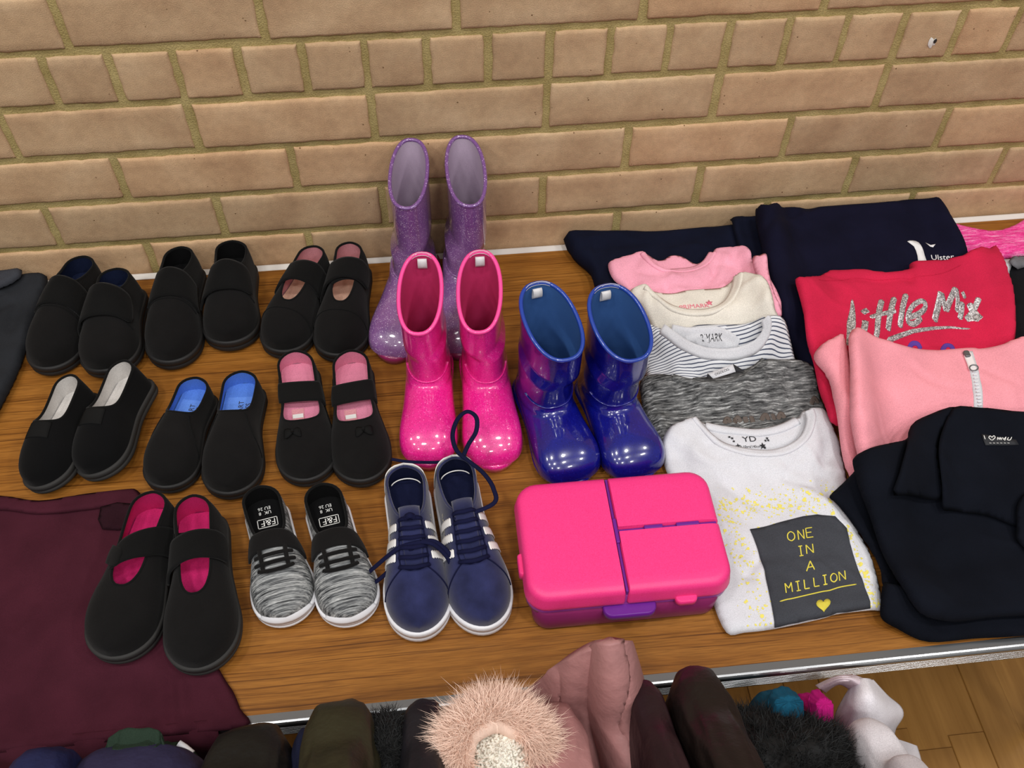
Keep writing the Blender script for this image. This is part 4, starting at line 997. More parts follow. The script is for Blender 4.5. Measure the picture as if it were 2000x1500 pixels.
bp.ribbon([Z8(640, 800), Z8(760, 820), Z8(880, 812), Z8(960, 850), Z8(1000, 890)], .012, M_WHT, 'back_neckband', taper=False, crown=.002)
ip = bp.shape([Z8(690, 850), Z8(780, 815), Z8(960, 850), Z8(1010, 900), Z8(920, 935), Z8(800, 910)], M_WHT, 'neck_facing', off=.0030, smooth=2)
bp.text('RIMARK', Z8(795, 872), Z8(915, 862), M_INK, 'neck_lettering', off=.0042); bp.text('10 years', Z8(795, 893), Z8(880, 893), M_INK, 'size_lettering', off=.0042)
star(bp, Z8(932, 852), .0065, M_INK); star(bp, Z8(895, 892), .003, M_INK); star(bp, Z8(780, 845), .003, M_INK)
g, bp, fr = tee('folded_tee', 'charcoal marl top with small white neck tag', 'top', M_MARLT,
    [Z8(470, 1080), Z8(500, 1042), Z8(560, 1030), Z8(650, 1037), Z8(740, 1062), Z8(880, 1075), Z8(1000, 1052), Z8(1090, 1000), Z8(1150, 952), Z8(1220, 950), Z8(1330, 952), Z8(1412, 992), Z8(1450, 1150), Z8(1480, 1230), Z8(1480, 1380), Z8(1000, 1480), Z8(620, 1440), Z8(560, 1385), Z8(500, 1260), Z8(475, 1140)],
    [Z8(760, 1050), Z8(900, 1040), Z8(1050, 1000), Z8(1150, 950), Z8(1130, 1060), Z8(950, 1120), Z8(800, 1100)],
    [Z8(650, 1042), Z8(740, 1066), Z8(880, 1080), Z8(1000, 1056), Z8(1090, 1004), Z8(1150, 956)], .015, 17, (1420, 780), folds=[([Z8(560, 1080), Z8(560, 1200), Z8(600, 1330)], .003, .008), ([Z8(850, 1120), Z8(1100, 1090), Z8(1350, 1030)], .0015, .010)])
tg = fr.shape([Z8(838, 1030), Z8(975, 978), Z8(990, 1020), Z8(868, 1058)], M_WHT, 'neck_tag', off=.0012); fr.text('OGOLOG', Z8(880, 1044), Z8(955, 1014), M_INK, 'tag_lettering', off=.0024)
fr.shape([Z8(975, 978), Z8(1040, 1018), Z8(990, 1022)], M_INK, 'tag_corner', off=.0012); fr.shape([Z8(838, 1030), Z8(868, 1058), Z8(832, 1052)], M_INK, 'tag_corner', off=.0012)
M_PRB = plain('brown_foil_print', rgb(92, 82, 76), .7); 
for pp in ([(930, 1300), (945, 1270), (962, 1296)], [(985, 1296), (1000, 1268), (1020, 1292)], [(1040, 1262), (1044, 1278), (1050, 1294)], [(1075, 1258), (1080, 1275), (1086, 1292)], [(1130, 1284), (1150, 1250), (1172, 1280)], [(1190, 1246), (1196, 1262), (1200, 1280)], [(1220, 1276), (1238, 1244), (1256, 1270)], [(1400, 1196), (1420, 1160), (1438, 1190)]):
    fr.ribbon([Z8(*q) for q in pp], .006, M_PRB, 'faded_print', off=.0006, th=.0003)
M_WTEE = fabric('white_tee_jersey', rgb(220, 221, 227), .03, 1100)
g, bp, fr = tee('folded_tee', 'white tee with dark square print and yellow splashes', 'tee', M_WTEE,
    [Z2(130, 292), Z2(180, 172), Z2(260, 130), Z2(332, 107), Z2(380, 165), Z2(440, 225), Z2(520, 285), Z2(650, 328), Z2(800, 332), Z2(920, 307), Z2(1010, 232), Z2(1045, 130), Z2(1030, 62), Z2(1060, 52), Z2(1130, 67), Z2(1180, 172), Z2(1225, 295), Z2(1262, 480), Z2(1290, 720), Z2(1400, 930), Z2(1470, 1180), Z2(1472, 1282), Z2(1400, 1288), Z2(1200, 1312), Z2(1100, 1342), Z2(820, 1402), Z2(640, 1424), Z2(528, 1424), Z2(440, 1222), Z2(400, 1000), Z2(360, 760), Z2(260, 600), Z2(170, 460)],
    [Z2(335, 112), Z2(400, 147), Z2(560, 172), Z2(720, 187), Z2(850, 162), Z2(960, 112), Z2(1000, 68), Z2(1060, 100), Z2(1040, 260), Z2(900, 350), Z2(640, 360), Z2(480, 300), Z2(380, 200)],
    [Z2(335, 112), Z2(385, 170), Z2(440, 226), Z2(520, 284), Z2(650, 326), Z2(800, 330), Z2(920, 304), Z2(1008, 230), Z2(1042, 130), Z2(1030, 70)], .015, 19, (1500, 1040), wamp=.0018,
    folds=[([Z2(330, 300), Z2(420, 400), Z2(560, 480)], .004, .008), ([Z2(820, 430), Z2(1000, 400), Z2(1180, 420)], .003, .008), ([Z2(480, 480), Z2(640, 600), Z2(700, 640)], -.003, .008), ([Z2(1000, 560), Z2(1120, 620), Z2(1180, 680)], .004, .008), ([Z2(1100, 160), Z2(1130, 300), Z2(1100, 450)], -.003, .008), ([Z2(180, 250), Z2(260, 350), Z2(300, 480)], -.003, .008)])
bp.ribbon([Z2(400, 160), Z2(560, 188), Z2(720, 202), Z2(850, 178), Z2(960, 128)], .013, M_WTEE, 'back_neckband', taper=False, crown=.002)
bp.text('YD', Z2(628, 262), Z2(712, 258), M_INK, 'neck_lettering', hscale=.8); bp.text('9-10yrs/140cm', Z2(612, 300), Z2(735, 296), M_INK, 'size_lettering')
for q, r in (((598, 288), .0035), ((748, 286), .0042), ((562, 240), .002), ((572, 258), .0018), ((545, 232), .0018), ((775, 240), .002), ((765, 254), .0018), ((782, 252), .0018), ((762, 296), .0018)): star(bp, Z2(*q), r, M_INK)
# yellow splashes: little blots of dye with ragged edges
M_YEL = plain('yellow_dye', rgb(232, 220, 110), .95, .1)
rr = random.Random(5); parts = []
def blot(cx, cy, rad):
    p = fr.on(cx, cy)[:2]; n = 9; xy = [p] + [p + rad * rr.uniform(.35, 1.3) * np.array([math.cos(2 * PI * k / n), math.sin(2 * PI * k / n)]) for k in range(n)]
    V = fr.lay(xy, .0005) - fr.org; parts.append((list(V), [(0, 1 + k, 1 + (k + 1) % n) for k in range(n)]))
for _ in range(620):
    a = rr.random()
    if a < .5: x, y = rr.uniform(470, 1180), 0; y = 640 - .10 * (x - 800) + rr.gauss(0, 55); 
    elif a < .78: y = rr.uniform(620, 1400); x = 480 + (y - 600) * .27 + rr.gauss(60, 48) 
    else: y = rr.uniform(760, 1270); x = 1255 + (y - 760) * .30 + rr.gauss(30, 24)
    u = Z2(x, y)
    e = 455 + (y - 560) * .16
    if x < e or y > 1395 - (x - 640) * .13 or x > 1215 + (y - 620) * .40: continue
    blot(u[0], u[1], abs(rr.gauss(.0006, .0007)) + .0003)
o = mesh('yellow_splashes', *join_data(parts), M_YEL, g, smooth=False); o['kind'] = 'stuff'
M_DKP = fabric('slate_print', rgb(66, 68, 74), .10, 900)
fr.shape([Z2(670, 796), Z2(780, 775), Z2(900, 741), Z2(1000, 716), Z2(1080, 706), Z2(1190, 716), Z2(1260, 790), Z2(1280, 880), Z2(1300, 950), Z2(1340, 1070), Z2(1404, 1278), Z2(1200, 1306), Z2(1130, 1330), Z2(820, 1396), Z2(790, 1200), Z2(760, 1050), Z2(715, 910)], M_DKP, 'square_print', off=.0010, th=.0006)
M_YINK = plain('lime_yellow_print', rgb(214, 200, 70), .8)
LET = {'O': [[(.5, 0), (.1, .2), (0, .5), (.1, .8), (.5, 1), (.9, .8), (1, .5), (.9, .2), (.5, 0)]], 'N': [[(0, 0), (0, .5), (0, 1)], [(0, 1), (.5, .5), (1, 0)], [(1, 0), (1, .5), (1, 1)]],
       'E': [[(0, 0), (0, .5), (0, 1)], [(0, 1), (.5, 1), (1, 1)], [(0, .53), (.4, .53), (.8, .53)], [(0, 0), (.5, 0), (1, 0)]], 'I': [[(.5, 0), (.5, .5), (.5, 1)], [(.15, 1), (.5, 1), (.85, 1)], [(.15, 0), (.5, 0), (.85, 0)]],
       'A': [[(0, 0), (.25, .5), (.5, 1)], [(.5, 1), (.75, .5), (1, 0)], [(.2, .36), (.5, .36), (.8, .36)]], 'M': [[(0, 0), (0, .5), (0, 1)], [(0, 1), (.25, .7), (.5, .45)], [(.5, .45), (.75, .7), (1, 1)], [(1, 1), (1, .5), (1, 0)]],
       'L': [[(0, 1), (0, .5), (0, 0)], [(0, 0), (.45, 0), (.9, 0)]]}
def letters(word, boxes):
    for ch, (xl, yb, xr, yb2, hx, hy) in zip(word, boxes):
        parts = []
        for st in LET[ch]:
            pp = [Z2(xl + (xr - xl) * a + hx * b, yb + (yb2 - yb) * a + hy * b) for a, b in st]
            cc = catmull([fr.on(*q)[:2] for q in pp], 4); gg = []
            for i in range(len(cc)):
                t = cc[min(i + 1, len(cc) - 1)] - cc[max(i - 1, 0)]; t /= np.hypot(*t) + 1e-9; nn = np.array([-t[1], t[0]])
                gg.append(list(fr.lay([cc[i] - nn * .00062, cc[i] + nn * .00062], .0021) - fr.org))
            parts.append(grid_data(gg))
        mesh('print_letter', *join_data(parts), M_YINK, fr.parent, smooth=False)
letters('ONE', [(902, 872, 945, 866, -8, -56), (966, 862, 1000, 856, -7, -57), (1016, 850, 1055, 844, -8, -57)])
letters('IN', [(966, 962, 1000, 956, -8, -58), (1016, 948, 1056, 941, -6, -54)])
letters('A', [(1014, 1054, 1062, 1044, -2, -58)])
letters('MILLION', [(890, 1186, 928, 1180, -8, -58), (948, 1176, 984, 1168, -8, -56), (1004, 1162, 1036, 1156, -6, -56), (1062, 1148, 1096, 1142, -6, -54), (1112, 1138, 1146, 1131, -6, -56), (1164, 1124, 1202, 1116, -6, -52), (1216, 1112, 1252, 1104, -6, -54)])
fr.ribbon([Z2(850, 1238), Z2(960, 1212), Z2(1080, 1184), Z2(1200, 1155), Z2(1320, 1132)], .0013, M_YINK, 'printed_line', off=.0020, th=.0003)
hp = [(16 * math.sin(t) ** 3, 13 * math.cos(t) - 5 * math.cos(2 * t) - 2 * math.cos(3 * t) - math.cos(4 * t)) for t in np.linspace(0, 2 * PI, 25)[:-1]]
fr.shape([Z2(1117 + x * 2.75 - y * .15, 1258 - y * 2.75 - x * .35) for x, y in hp], M_YINK, 'printed_heart', off=.0020, th=.0003)

# cerise hooded top
g = garment('folded_hoodie', 'cerise red folded hoodie with silver glitter lettering', 'hoodie', 1770, 700)
red = Cloth('body', [Z1(345, 652), Z1(400, 645), Z1(480, 640), Z1(560, 602), Z1(680, 598), Z1(780, 596), Z1(900, 612), Z1(1070, 596), Z1(1095, 548), Z1(1200, 540), Z1(1300, 532), Z1(1420, 502), Z1(1490, 462), Z1(1530, 450), Z1(1585, 462), Z1(1635, 442), Z1(1682, 492), Z1(1740, 640), Z1(1770, 750), Z1(1772, 1050), Z1(1700, 1500), Z1(1000, 1560), Z1(620, 1600), Z1(530, 1450), Z1(470, 1232), Z1(420, 1052), Z1(400, 880), Z1(370, 760)],
            .024, M_RED, g, er=.016, seed=23, wamp=.0018, wl=.09, drape=4, folds=[([Z1(1095, 560), Z1(1110, 590), Z1(1100, 640)], -.003, .006), ([Z1(1500, 480), Z1(1560, 500), Z1(1610, 470)], -.003, .005), ([Z1(500, 640), Z1(700, 625), Z1(900, 640), Z1(1100, 620)], -.002, .005), ([Z1(1680, 560), Z1(1700, 800)], -.002, .010)])
red.ribbon([Z1(500, 655), Z1(700, 648), Z1(860, 656), Z1(1000, 648), Z1(1150, 632), Z1(1300, 612), Z1(1420, 560)], .0012, M_RED, 'neck_stitching', off=.0002, crown=.0006)
M_SILV = NT('silver_glitter'); _v = M_SILV.coord(); _vo = M_SILV.n('ShaderNodeTexVoronoi'); _vo.inputs['Scale'].default_value = 750; M_SILV.l(_v, _vo.inputs['Vector'])
_se = M_SILV.n('ShaderNodeSeparateColor'); M_SILV.l(_vo.outputs['Color'], _se.inputs[0]); M_SILV = M_SILV.set(Base_Color=M_SILV.ramp(_se.outputs[0], [(0, rgb(92, 88, 88)), (.5, rgb(170, 166, 166)), (.85, rgb(215, 212, 212)), (1, rgb(250, 250, 250))]), Roughness=.4, Metallic=.35)
Wd = .0078
def brush(name, pts, w_=Wd): red.ribbon([Z1(*q) for q in pts], w_, M_SILV, name, off=.0005, th=.0006, n=5)
brush('glitter_letter', [(714, 785), (716, 860), (708, 950), (698, 1040), (690, 1085)], lambda t: Wd * (.3 + 1.2 * min(1, t * 2.2)) * (1.0 if t < .6 else 1.4 - t * .9))
brush('glitter_letter', [(800, 920), (798, 950), (790, 990), (786, 1010)], Wd * 1.1); brush('glitter_dot', [(780, 872), (800, 860), (818, 852)], Wd)
brush('glitter_letter', [(908, 785), (892, 850), (882, 930), (878, 990), (870, 1030)]); brush('glitter_crossbar', [(830, 900), (900, 880), (960, 866), (1000, 856)], Wd * .8)
brush('glitter_letter', [(990, 768), (968, 850), (955, 930), (948, 988)]); brush('glitter_letter', [(1066, 746), (1044, 830), (1032, 910), (1026, 968)])
brush('glitter_letter', [(1084, 900), (1140, 882), (1184, 848), (1190, 810), (1160, 794), (1110, 826), (1080, 880), (1080, 930), (1112, 944), (1140, 930), (1166, 902)], Wd * .85)
brush('glitter_letter', [(1250, 928), (1266, 860), (1285, 780), (1294, 735)], Wd * 1.2); brush('glitter_letter', [(1294, 740), (1310, 800), (1326, 862)]); brush('glitter_letter', [(1326, 862), (1352, 790), (1390, 708)], Wd * 1.1); brush('glitter_letter', [(1390, 708), (1402, 790), (1396, 868)], Wd * .9)
brush('glitter_letter', [(1432, 800), (1426, 860), (1414, 914)]); brush('glitter_dot', [(1432, 762), (1440, 756), (1450, 750)], Wd)
brush('glitter_letter', [(1474, 808), (1500, 858), (1522, 890), (1548, 915)], Wd * 1.2); brush('glitter_letter', [(1540, 772), (1516, 830), (1486, 880), (1456, 916)], Wd); brush('glitter_letter', [(1456, 914), (1500, 908), (1546, 914)], Wd)
brush('glitter_underline', [(942, 1054), (1050, 1012), (1200, 978), (1350, 966), (1482, 974)], lambda t: .0052 * (1 - .75 * t) + .001)
M_VIO = plain('violet_print', rgb(86, 52, 150), .8)
for x, y in ((1122, 1094), (1338, 1106)): red.ribbon([Z1(x - 38, y + 10), Z1(x - 20, y - 18), Z1(x, y - 24), Z1(x + 22, y - 16), Z1(x + 38, y + 12)], .006, M_VIO, 'printed_arc', off=.0006)
# coral zip hoodie
g = garment('folded_hoodie', 'coral pink zip hoodie folded in front of the cerise hoodie', 'hoodie', 1850, 780)
Cloth('sleeve', [Z1(465, 1172), Z1(500, 1092), Z1(570, 1045), Z1(640, 1012), Z1(672, 1062), Z1(690, 1150), Z1(720, 1350), Z1(760, 1600), Z3(330, 800), Z3(245, 692), Z3(200, 500), Z3(180, 380), Z1(560, 1300)], .022, M_CORAL, g, er=.011, seed=31, drape=4)
cor = Cloth('body', [Z1(690, 1080), Z1(700, 1005), Z1(742, 978), Z1(870, 1042), Z1(1080, 1102), Z1(1250, 1122), Z1(1430, 1107), Z1(1560, 1110), Z1(1700, 1072), (2030, 652), (2110, 625), (2150, 640), (2175, 760), (2190, 900), (2150, 1000), (1900, 960), (1700, 960), Z3(320, 720), Z3(262, 520), Z3(248, 400), Z1(700, 1250)], .024, M_CORAL, g, er=.013, seed=33, wamp=.002, wl=.1, drape=4,
            folds=[([Z3(460, 500), Z3(560, 380), Z3(760, 330)], -.002, .012), ([Z3(760, 180), Z3(790, 300), Z3(800, 400)], -.0015, .006), ([Z3(250, 240), Z3(270, 350), Z3(255, 470)], .002, .006)])
cor.ribbon([Z3(775, 150), Z3(800, 230), Z3(815, 310), Z3(820, 400), Z3(822, 460)], .011, M_WHT, 'zip_tape', off=.0004, th=.0012, taper=False)
for k in range(16):
    t = k / 15; a, b = np.array(Z3(795, 215)), np.array(Z3(820, 440)); q = a + (b - a) * t + [4 * math.sin(t * 2), 0]; p = cor.on(q[0], q[1], .0022)
    mesh('zip_tooth', *box_data(p[0] - .0022 - cor.org[0], p[0] + .0022 - cor.org[0], p[1] - .0008 - cor.org[1], p[1] + .0008 - cor.org[1], p[2] - .001, p[2] + .0008), M_WSOLE, g, smooth=False)
zp = cor.ribbon([Z3(768, 160), Z3(776, 185), Z3(786, 210), Z3(794, 238)], .010, plain('white_zip_pull', rgb(236, 228, 228), .35), 'zip_pull', off=.0030, th=.0022)
rp = [cor.on(*Z3(795 + 19 * math.cos(a), 232 + 13 * math.sin(a)), .0040) - cor.org for a in np.linspace(0, 2 * PI, 17)[:-1]]
tube('pull_ring', rp, .0008, M_STEEL, g, closed=True, seg=6)
sl = cor.on(*Z3(768, 172), .0052) - cor.org; mesh('zip_slider', *slab(sl[0] - .004, sl[0] + .003, sl[1] - .004, sl[1] + .006, .002, [(0, sl[2] - .004), (0, sl[2] - .0005), (.001, sl[2])]), M_STEEL, g)
# navy polo shirt
g = garment('folded_polo', 'ink navy polo shirt with gold button and woven neck label', 'polo shirt', 1860, 1050)
Cloth('sleeve', [Z3(160, 792), Z3(262, 692), Z3(330, 640), Z3(420, 900), Z3(470, 1150), Z3(480, 1300), Z3(400, 1200), Z3(380, 1105), Z3(300, 965), Z3(195, 832)], .012, M_POLO, g, er=.006, seed=41, drape=3)
Cloth('lower_fold', [Z3(400, 1180), Z3(470, 1190), Z3(700, 1250), Z3(900, 1200), (2060, 1130), (2250, 1110), (2280, 1190), (2200, 1222), (2000, 1242), Z3(800, 1426), Z3(600, 1441), Z3(460, 1382), Z3(395, 1342), Z3(384, 1290)], .014, M_POLO, g, er=.008, seed=43, drape=3)
pol = Cloth('body', [Z3(262, 650), Z3(275, 615), Z3(312, 592), Z3(420, 560), Z3(500, 540), Z3(540, 480), Z3(640, 430), Z3(730, 400), Z3(830, 402), (2000, 806), (2110, 800), (2210, 812), (2260, 850), (2350, 880), (2366, 910), (2330, 1000), (2280, 1120), (2230, 1190), (2100, 1196), Z3(900, 1330), Z3(700, 1350), Z3(560, 1310), Z3(470, 1180), Z3(410, 1080), Z3(350, 920), Z3(290, 760)], .018, M_POLO, g, er=.010, seed=45, wamp=.002, wl=.09, drape=4,
            folds=[([Z3(470, 1190), Z3(540, 1290), Z3(600, 1330)], -.005, .010), ([Z3(300, 700), Z3(360, 900), Z3(430, 1090)], -.002, .008)])
Cloth('collar', [Z3(445, 790), Z3(470, 690), Z3(500, 580), Z3(520, 482), Z3(600, 432), Z3(720, 397), Z3(660, 500), Z3(640, 600), Z3(655, 700), Z3(660, 800), Z3(560, 796)], .006, M_POLO, g, er=.003, seed=47, wamp=.0005, drape=2, smooth=3)
Cloth('collar', [(4030 - q[0], q[1]) for q in (Z3(445, 790), Z3(470, 690), Z3(500, 580), Z3(520, 482), Z3(600, 432), Z3(720, 397), Z3(660, 500), Z3(640, 600), Z3(655, 700), Z3(660, 800), Z3(560, 796))], .006, M_POLO, g, er=.003, seed=46, wamp=.0005, drape=2, smooth=3)
Cloth('sleeve', [(2300, 900), (2366, 915), (2400, 960), (2330, 1050), (2290, 1110), (2270, 1000)], .010, M_POLO, g, er=.005, seed=42, drape=2)
inn_ = Cloth('collar_stand', [Z3(720, 397), Z3(830, 400), (2000, 804), (2100, 800), (2163, 798), (2190, 845), (2198, 884), (2192, 960), (2110, 1000), (2040, 1020), Z3(1000, 930), Z3(860, 880), Z3(720, 860), Z3(660, 830), Z3(645, 620), Z3(660, 500)], .004, M_POLO, g, er=.003, seed=48, wamp=.0006, drape=2, folds=[([Z3(650, 610), Z3(720, 720), Z3(860, 800), Z3(1000, 850)], .002, .006)])
Cloth('placket', [Z3(990, 850), Z3(1010, 800), (2010, 960), (2050, 960), (2050, 1100), Z3(1000, 1000), Z3(990, 930)], .005, M_POLO, g, er=.0025, seed=49, wamp=.0003, drape=2)
lb_ = inn_.shape([Z3(832, 520), Z3(985, 545), Z3(998, 568), Z3(850, 570)], plain('black_woven_label', rgb(26, 28, 34), .7), 'neck_label', off=.0008)
def scr(pts, w_=.0009): inn_.ribbon([Z3(*q) for q in pts], w_, M_LBL, 'label_lettering', off=.0020, th=.0003, n=3)
scr([(842, 527), (845, 536), (848, 545)]); scr([(878, 550), (864, 538), (870, 530), (878, 536), (886, 529), (892, 537), (878, 550)]); scr([(902, 548), (904, 536), (910, 546), (914, 536), (918, 547), (922, 536)]); scr([(926, 536), (930, 546), (940, 534), (934, 552)]); scr([(944, 548), (952, 536), (946, 546), (958, 548), (966, 534)])
for k in range(6): scr([(866 + k * 16, 561), (871 + k * 16, 561.5), (876 + k * 16, 562)], .0005)
bp_ = P(*Z3(1020, 853), .052); p = inn_.on(*Z3(1020, 853), .006); mesh('button', *slab(p[0] - .006 - pol.org[0], p[0] + .006 - pol.org[0], p[1] - .006 - pol.org[1], p[1] + .006 - pol.org[1], .0059, [(0, p[2] - .002), (0, p[2]), (.001, p[2] + .0008), (.0022, p[2] - .0002)]), plain('gold_button', rgb(150, 130, 84), .35, metal=.6), g)
# left: charcoal trousers and burgundy skirt
g = garment('folded_trousers', 'charcoal folded trousers at the left edge', 'trousers', 20, 650)
Cloth('trouser_leg', [(-230, 540), (-90, 520), (0, 512), (40, 528), (92, 540), (80, 590), (72, 618), (40, 714), (0, 796), (-40, 850), (-120, 900), (-260, 900)], .020, M_CHAR, g, er=.009, seed=61, wamp=.002, wl=.05, folds=[([(75, 545), (55, 640), (10, 760)], -.003, .006), ([(0, 600), (30, 590), (20, 640)], -.004, .008)])
Cloth('waistband', [(-220, 520), (-80, 505), (0, 504), (51, 503), (46, 522), (40, 540), (0, 562), (-80, 580), (-230, 590)], .012, fabric('slate_cloth', rgb(58, 60, 66)), g, er=.005, seed=62, drape=2)
g = garment('pleated_skirt', 'burgundy pleated skirt lying under the magenta lined shoes', 'skirt', 150, 1200)
sk = Cloth('skirt_panel', [(-120, 972), (0, 970), (77, 979), (155, 968), (250, 962), (276, 972), (320, 1100), (380, 1220), (437, 1322), (457, 1353), (470, 1385), (479, 1420, .004), (300, 1440, .004), (150, 1456, .004), (0, 1471, .004), (-160, 1487, .004)], .008, M_MAR, g, er=.004, seed=63, wamp=.0006, wl=.06, drape=1,
           folds=[([(330, 1320), (335, 1400), (338, 1450)], -.003, .004), ([(352, 1330), (362, 1420)], .003, .004), ([(375, 1340), (395, 1420)], -.002, .004), ([(270, 1310), (275, 1420)], -.0015, .004), ([(410, 1350), (430, 1400)], .002, .004)], zf=.3)
Cloth('waistband', [(-120, 970), (0, 968), (77, 978), (155, 966), (247, 955), (267, 957), (277, 972), (262, 988), (200, 992), (150, 998), (70, 1004), (0, 996), (-120, 1000)], .006, M_MAR, g, er=.003, seed=64, wamp=.0004, drape=1)
rows = []
for i in range(16):
    row = []
    for j in range(60):
        u = j / 59; x = -.30 + (.30 + .030) * u; pl = .0035 * math.sin(u * 34 + .6 * math.sin(u * 9)) * min(1, i / 6)
        if i <= 6: a = PI / 2 * i / 6; q = (x, -.672 - .018 * math.sin(a) - pl, .0075 - .018 * (1 - math.cos(a)))
        else: q = (x + .004 * (i - 6), -.690 - pl - .0006 * (i - 6), -.0105 - .02 * (i - 6))
        row.append(np.array(q) - np.array(g.location))
    rows.append(row)
o = mesh('hanging_hem', *grid_data(rows), M_MAR, g); solidify(o, .0015, 0)
Cloth('notch_shade', [(196, 990), (262, 984), (262, 1028), (200, 1034)], .004, fabric('shaded_burgundy', rgb(44, 20, 28)), g, er=.002, seed=65, wamp=.0002, drape=1, smooth=2)  # shade in the waistband's open notch, put in as a dark cloth patch

# ------------------------------------------------------------------ clothes rail with coats in front of the table
YR = -0.885
rail = thing('clothes_rail', 'low metal clothes rail holding the row of coats', 'clothes rail', (0.3, YR, FZ))
mesh('rail_tube', *tube_data([(-1.0, 0, .96), (0.95, 0, .96)], .011, 12, up=(0, 0, 1)), M_STEEL, rail)
for x in (-1.0, .95):
    mesh('post', *tube_data([(x, 0, .971), (x, 0, .02)], .012, 12, up=(1, 0, 0)), M_STEEL, rail); mesh('foot', *tube_data([(x, -.22, .014), (x, .10, .014)], .013, 12), M_STEEL, rail)
def fur(name, base_pts, normals, n, length, width, mat, parent, seed=1, droop=.3, spread=.5, org=(0, 0, 0)):
    r = random.Random(seed); V = []; F = []
    for _ in range(n):
        k = r.randrange(len(base_pts)); p = np.array(base_pts[k]) + [r.gauss(0, .0018), r.gauss(0, .0018), r.gauss(0, .001)]
        nn = np.array(normals[k]) + [r.gauss(0, spread) * .6 for _ in range(3)]; nn /= np.linalg.norm(nn) + 1e-9
        L_ = length * r.uniform(.5, 1.2); sd = np.cross(nn, [r.gauss(0, 1) for _ in range(3)]); sd /= np.linalg.norm(sd) + 1e-9
        cur = np.array([r.gauss(0, .35), r.gauss(0, .35), -droop]) * L_; a, b, c = p, p + nn * L_ * .5 + cur * .25, p + nn * L_ + cur
        i = len(V); V += [a - sd * width, a + sd * width, b + sd * width * .7, b - sd * width * .7, c]; F += [(i, i + 1, i + 2, i + 3), (i + 3, i + 2, i + 4)]
    o = mesh(name, np.array(V) - np.array(org), F, mat, parent); o['kind'] = 'stuff'; return o
def lump(pts_fn, nu, nv):
    g = [[pts_fn(2 * PI * i / nu, j / nv) for i in range(nu)] for j in range(nv + 1)]; return loft_data(g, True, True)
def coat_rings(x, w_, zs, seed, hem=-.58, hy=.175, lean=0.0, yc=YR, slope=.085, n=56, wr=.006, ex=.62):
    prof = [(hem, hy + .01), (hem + .02, hy + .015), (-.35, hy + .01), (-.15, hy), (zs - .06, hy), (zs - .025, hy - .003), (zs - .008, hy - .012), (zs + .004, hy - .028), (zs + .016, hy - .055), (zs + slope * .45, hy * .55), (zs + slope * .8, hy * .30), (zs + slope, hy * .12)]
    pr = catmull([(a, b, k / (len(prof) - 1)) for k, (a, b) in enumerate(prof)], 4); rings = []
    for z, h, u in pr:
        kz = min(1, max(0, (z - zs + .05) / (slope + .05))); ww = w_ / 2 * (1 - .45 * kz ** 2); row = []
        for i in range(n):
            a = 2 * PI * i / n; c, s_ = math.cos(a), math.sin(a)
            q = 1 + wr * 10 * noise.noise((c * 1.6 + seed * 3.1, s_ * 1.6, z * 9)) + wr * 9 * noise.noise((c * 4, s_ * 4 + seed, z * 7))
            rg = (1 - abs(noise.noise((c * 3.1 + seed, s_ * 3.1, z * 26 + c * 2)))) ** 4 * .004 * (1 if w_ > .05 else .4)
            row.append((x + lean * (z - zs) + (ww * q + rg) * math.copysign(abs(c) ** ex, c), yc + (h * (1 + (q - 1) * .3) + rg) * math.copysign(abs(s_) ** ex, s_), z + rg * .15 + .004 * noise.noise((c * 2.4 + 7, s_ * 2.4, seed)) * kz))
        rings.append(row)
    return rings
def panel(name, px, mat, root, org, bulge=0.0, th=.008, n=8, pleats=()):
    """sheet of cloth through measured points; px[i][j] = (u, v, depth)"""
    P3 = np.array([[PY(*q) for q in r] for r in px]); m = len(px[0])
    rows = np.array([catmull(r, n) for r in P3]); g = np.array([catmull(rows[:, j], n) for j in range(rows.shape[1])]).transpose(1, 0, 2)
    nu, nv = g.shape[:2]
    for i in range(nu):
        for j in range(nv):
            k = j / (nv - 1); d = CAM - g[i, j]; d /= np.linalg.norm(d)
            f = bulge * math.sin(PI * k) ** .6 + .0016 * noise.noise(tuple(g[i, j] * 45)) + .0008 * noise.noise(tuple(g[i, j] * 110))
            for c_, a_, w_ in pleats: f += a_ * math.exp(-((k - c_ - .06 * math.sin(i * .25)) / w_) ** 2)
            g[i, j] += d * f
    o = mesh(name, *grid_data([list(r - org) for r in g]), mat, root); solidify(o, th, -1); return o
def coat(name, label, cat, px, w_, mat, seed, yt=-.705, **kw):
    p = PY(px[0], px[1], yt); x, zs = p[0], p[2] - .004
    for _ in range(6):                   # settle the shoulder height seen from the photograph
        pts = np.array([q for r in coat_rings(x, w_, zs, seed, **kw) for q in r]); M_ = (pts - CAM) @ ROT
        k = np.argmin(750 - FPX * M_[:, 1] / -M_[:, 2]); v = 750 - FPX * M_[k, 1] / -M_[k, 2]; u = 1000 + FPX * M_[k, 0] / -M_[k, 2]
        zs -= (px[1] - v) / 760; x += (px[0] - u) / 2100
    root = thing(name, label, cat, (x, YR, FZ), group='clothes hanging on the low rail'); rings = coat_rings(x, w_, zs, seed, **kw)
    V, F = loft_data(rings, True, True); subsurf(mesh('body', np.array(V) - [x, YR, FZ], [tuple(q) for q in F], mat, root))
    # hanger hook over the rail
    hk = [(0, 0, zs - FZ), (0, 0, .925), (0, .010, .94), (0, .017, .96), (0, .011, .9735), (0, 0, .976), (0, -.013, .970)]
    tube('hanger_hook', catmull(hk, 4), .0016, M_STEEL, root, seg=6, up=(1, 0, 0))
    return root, x, zs
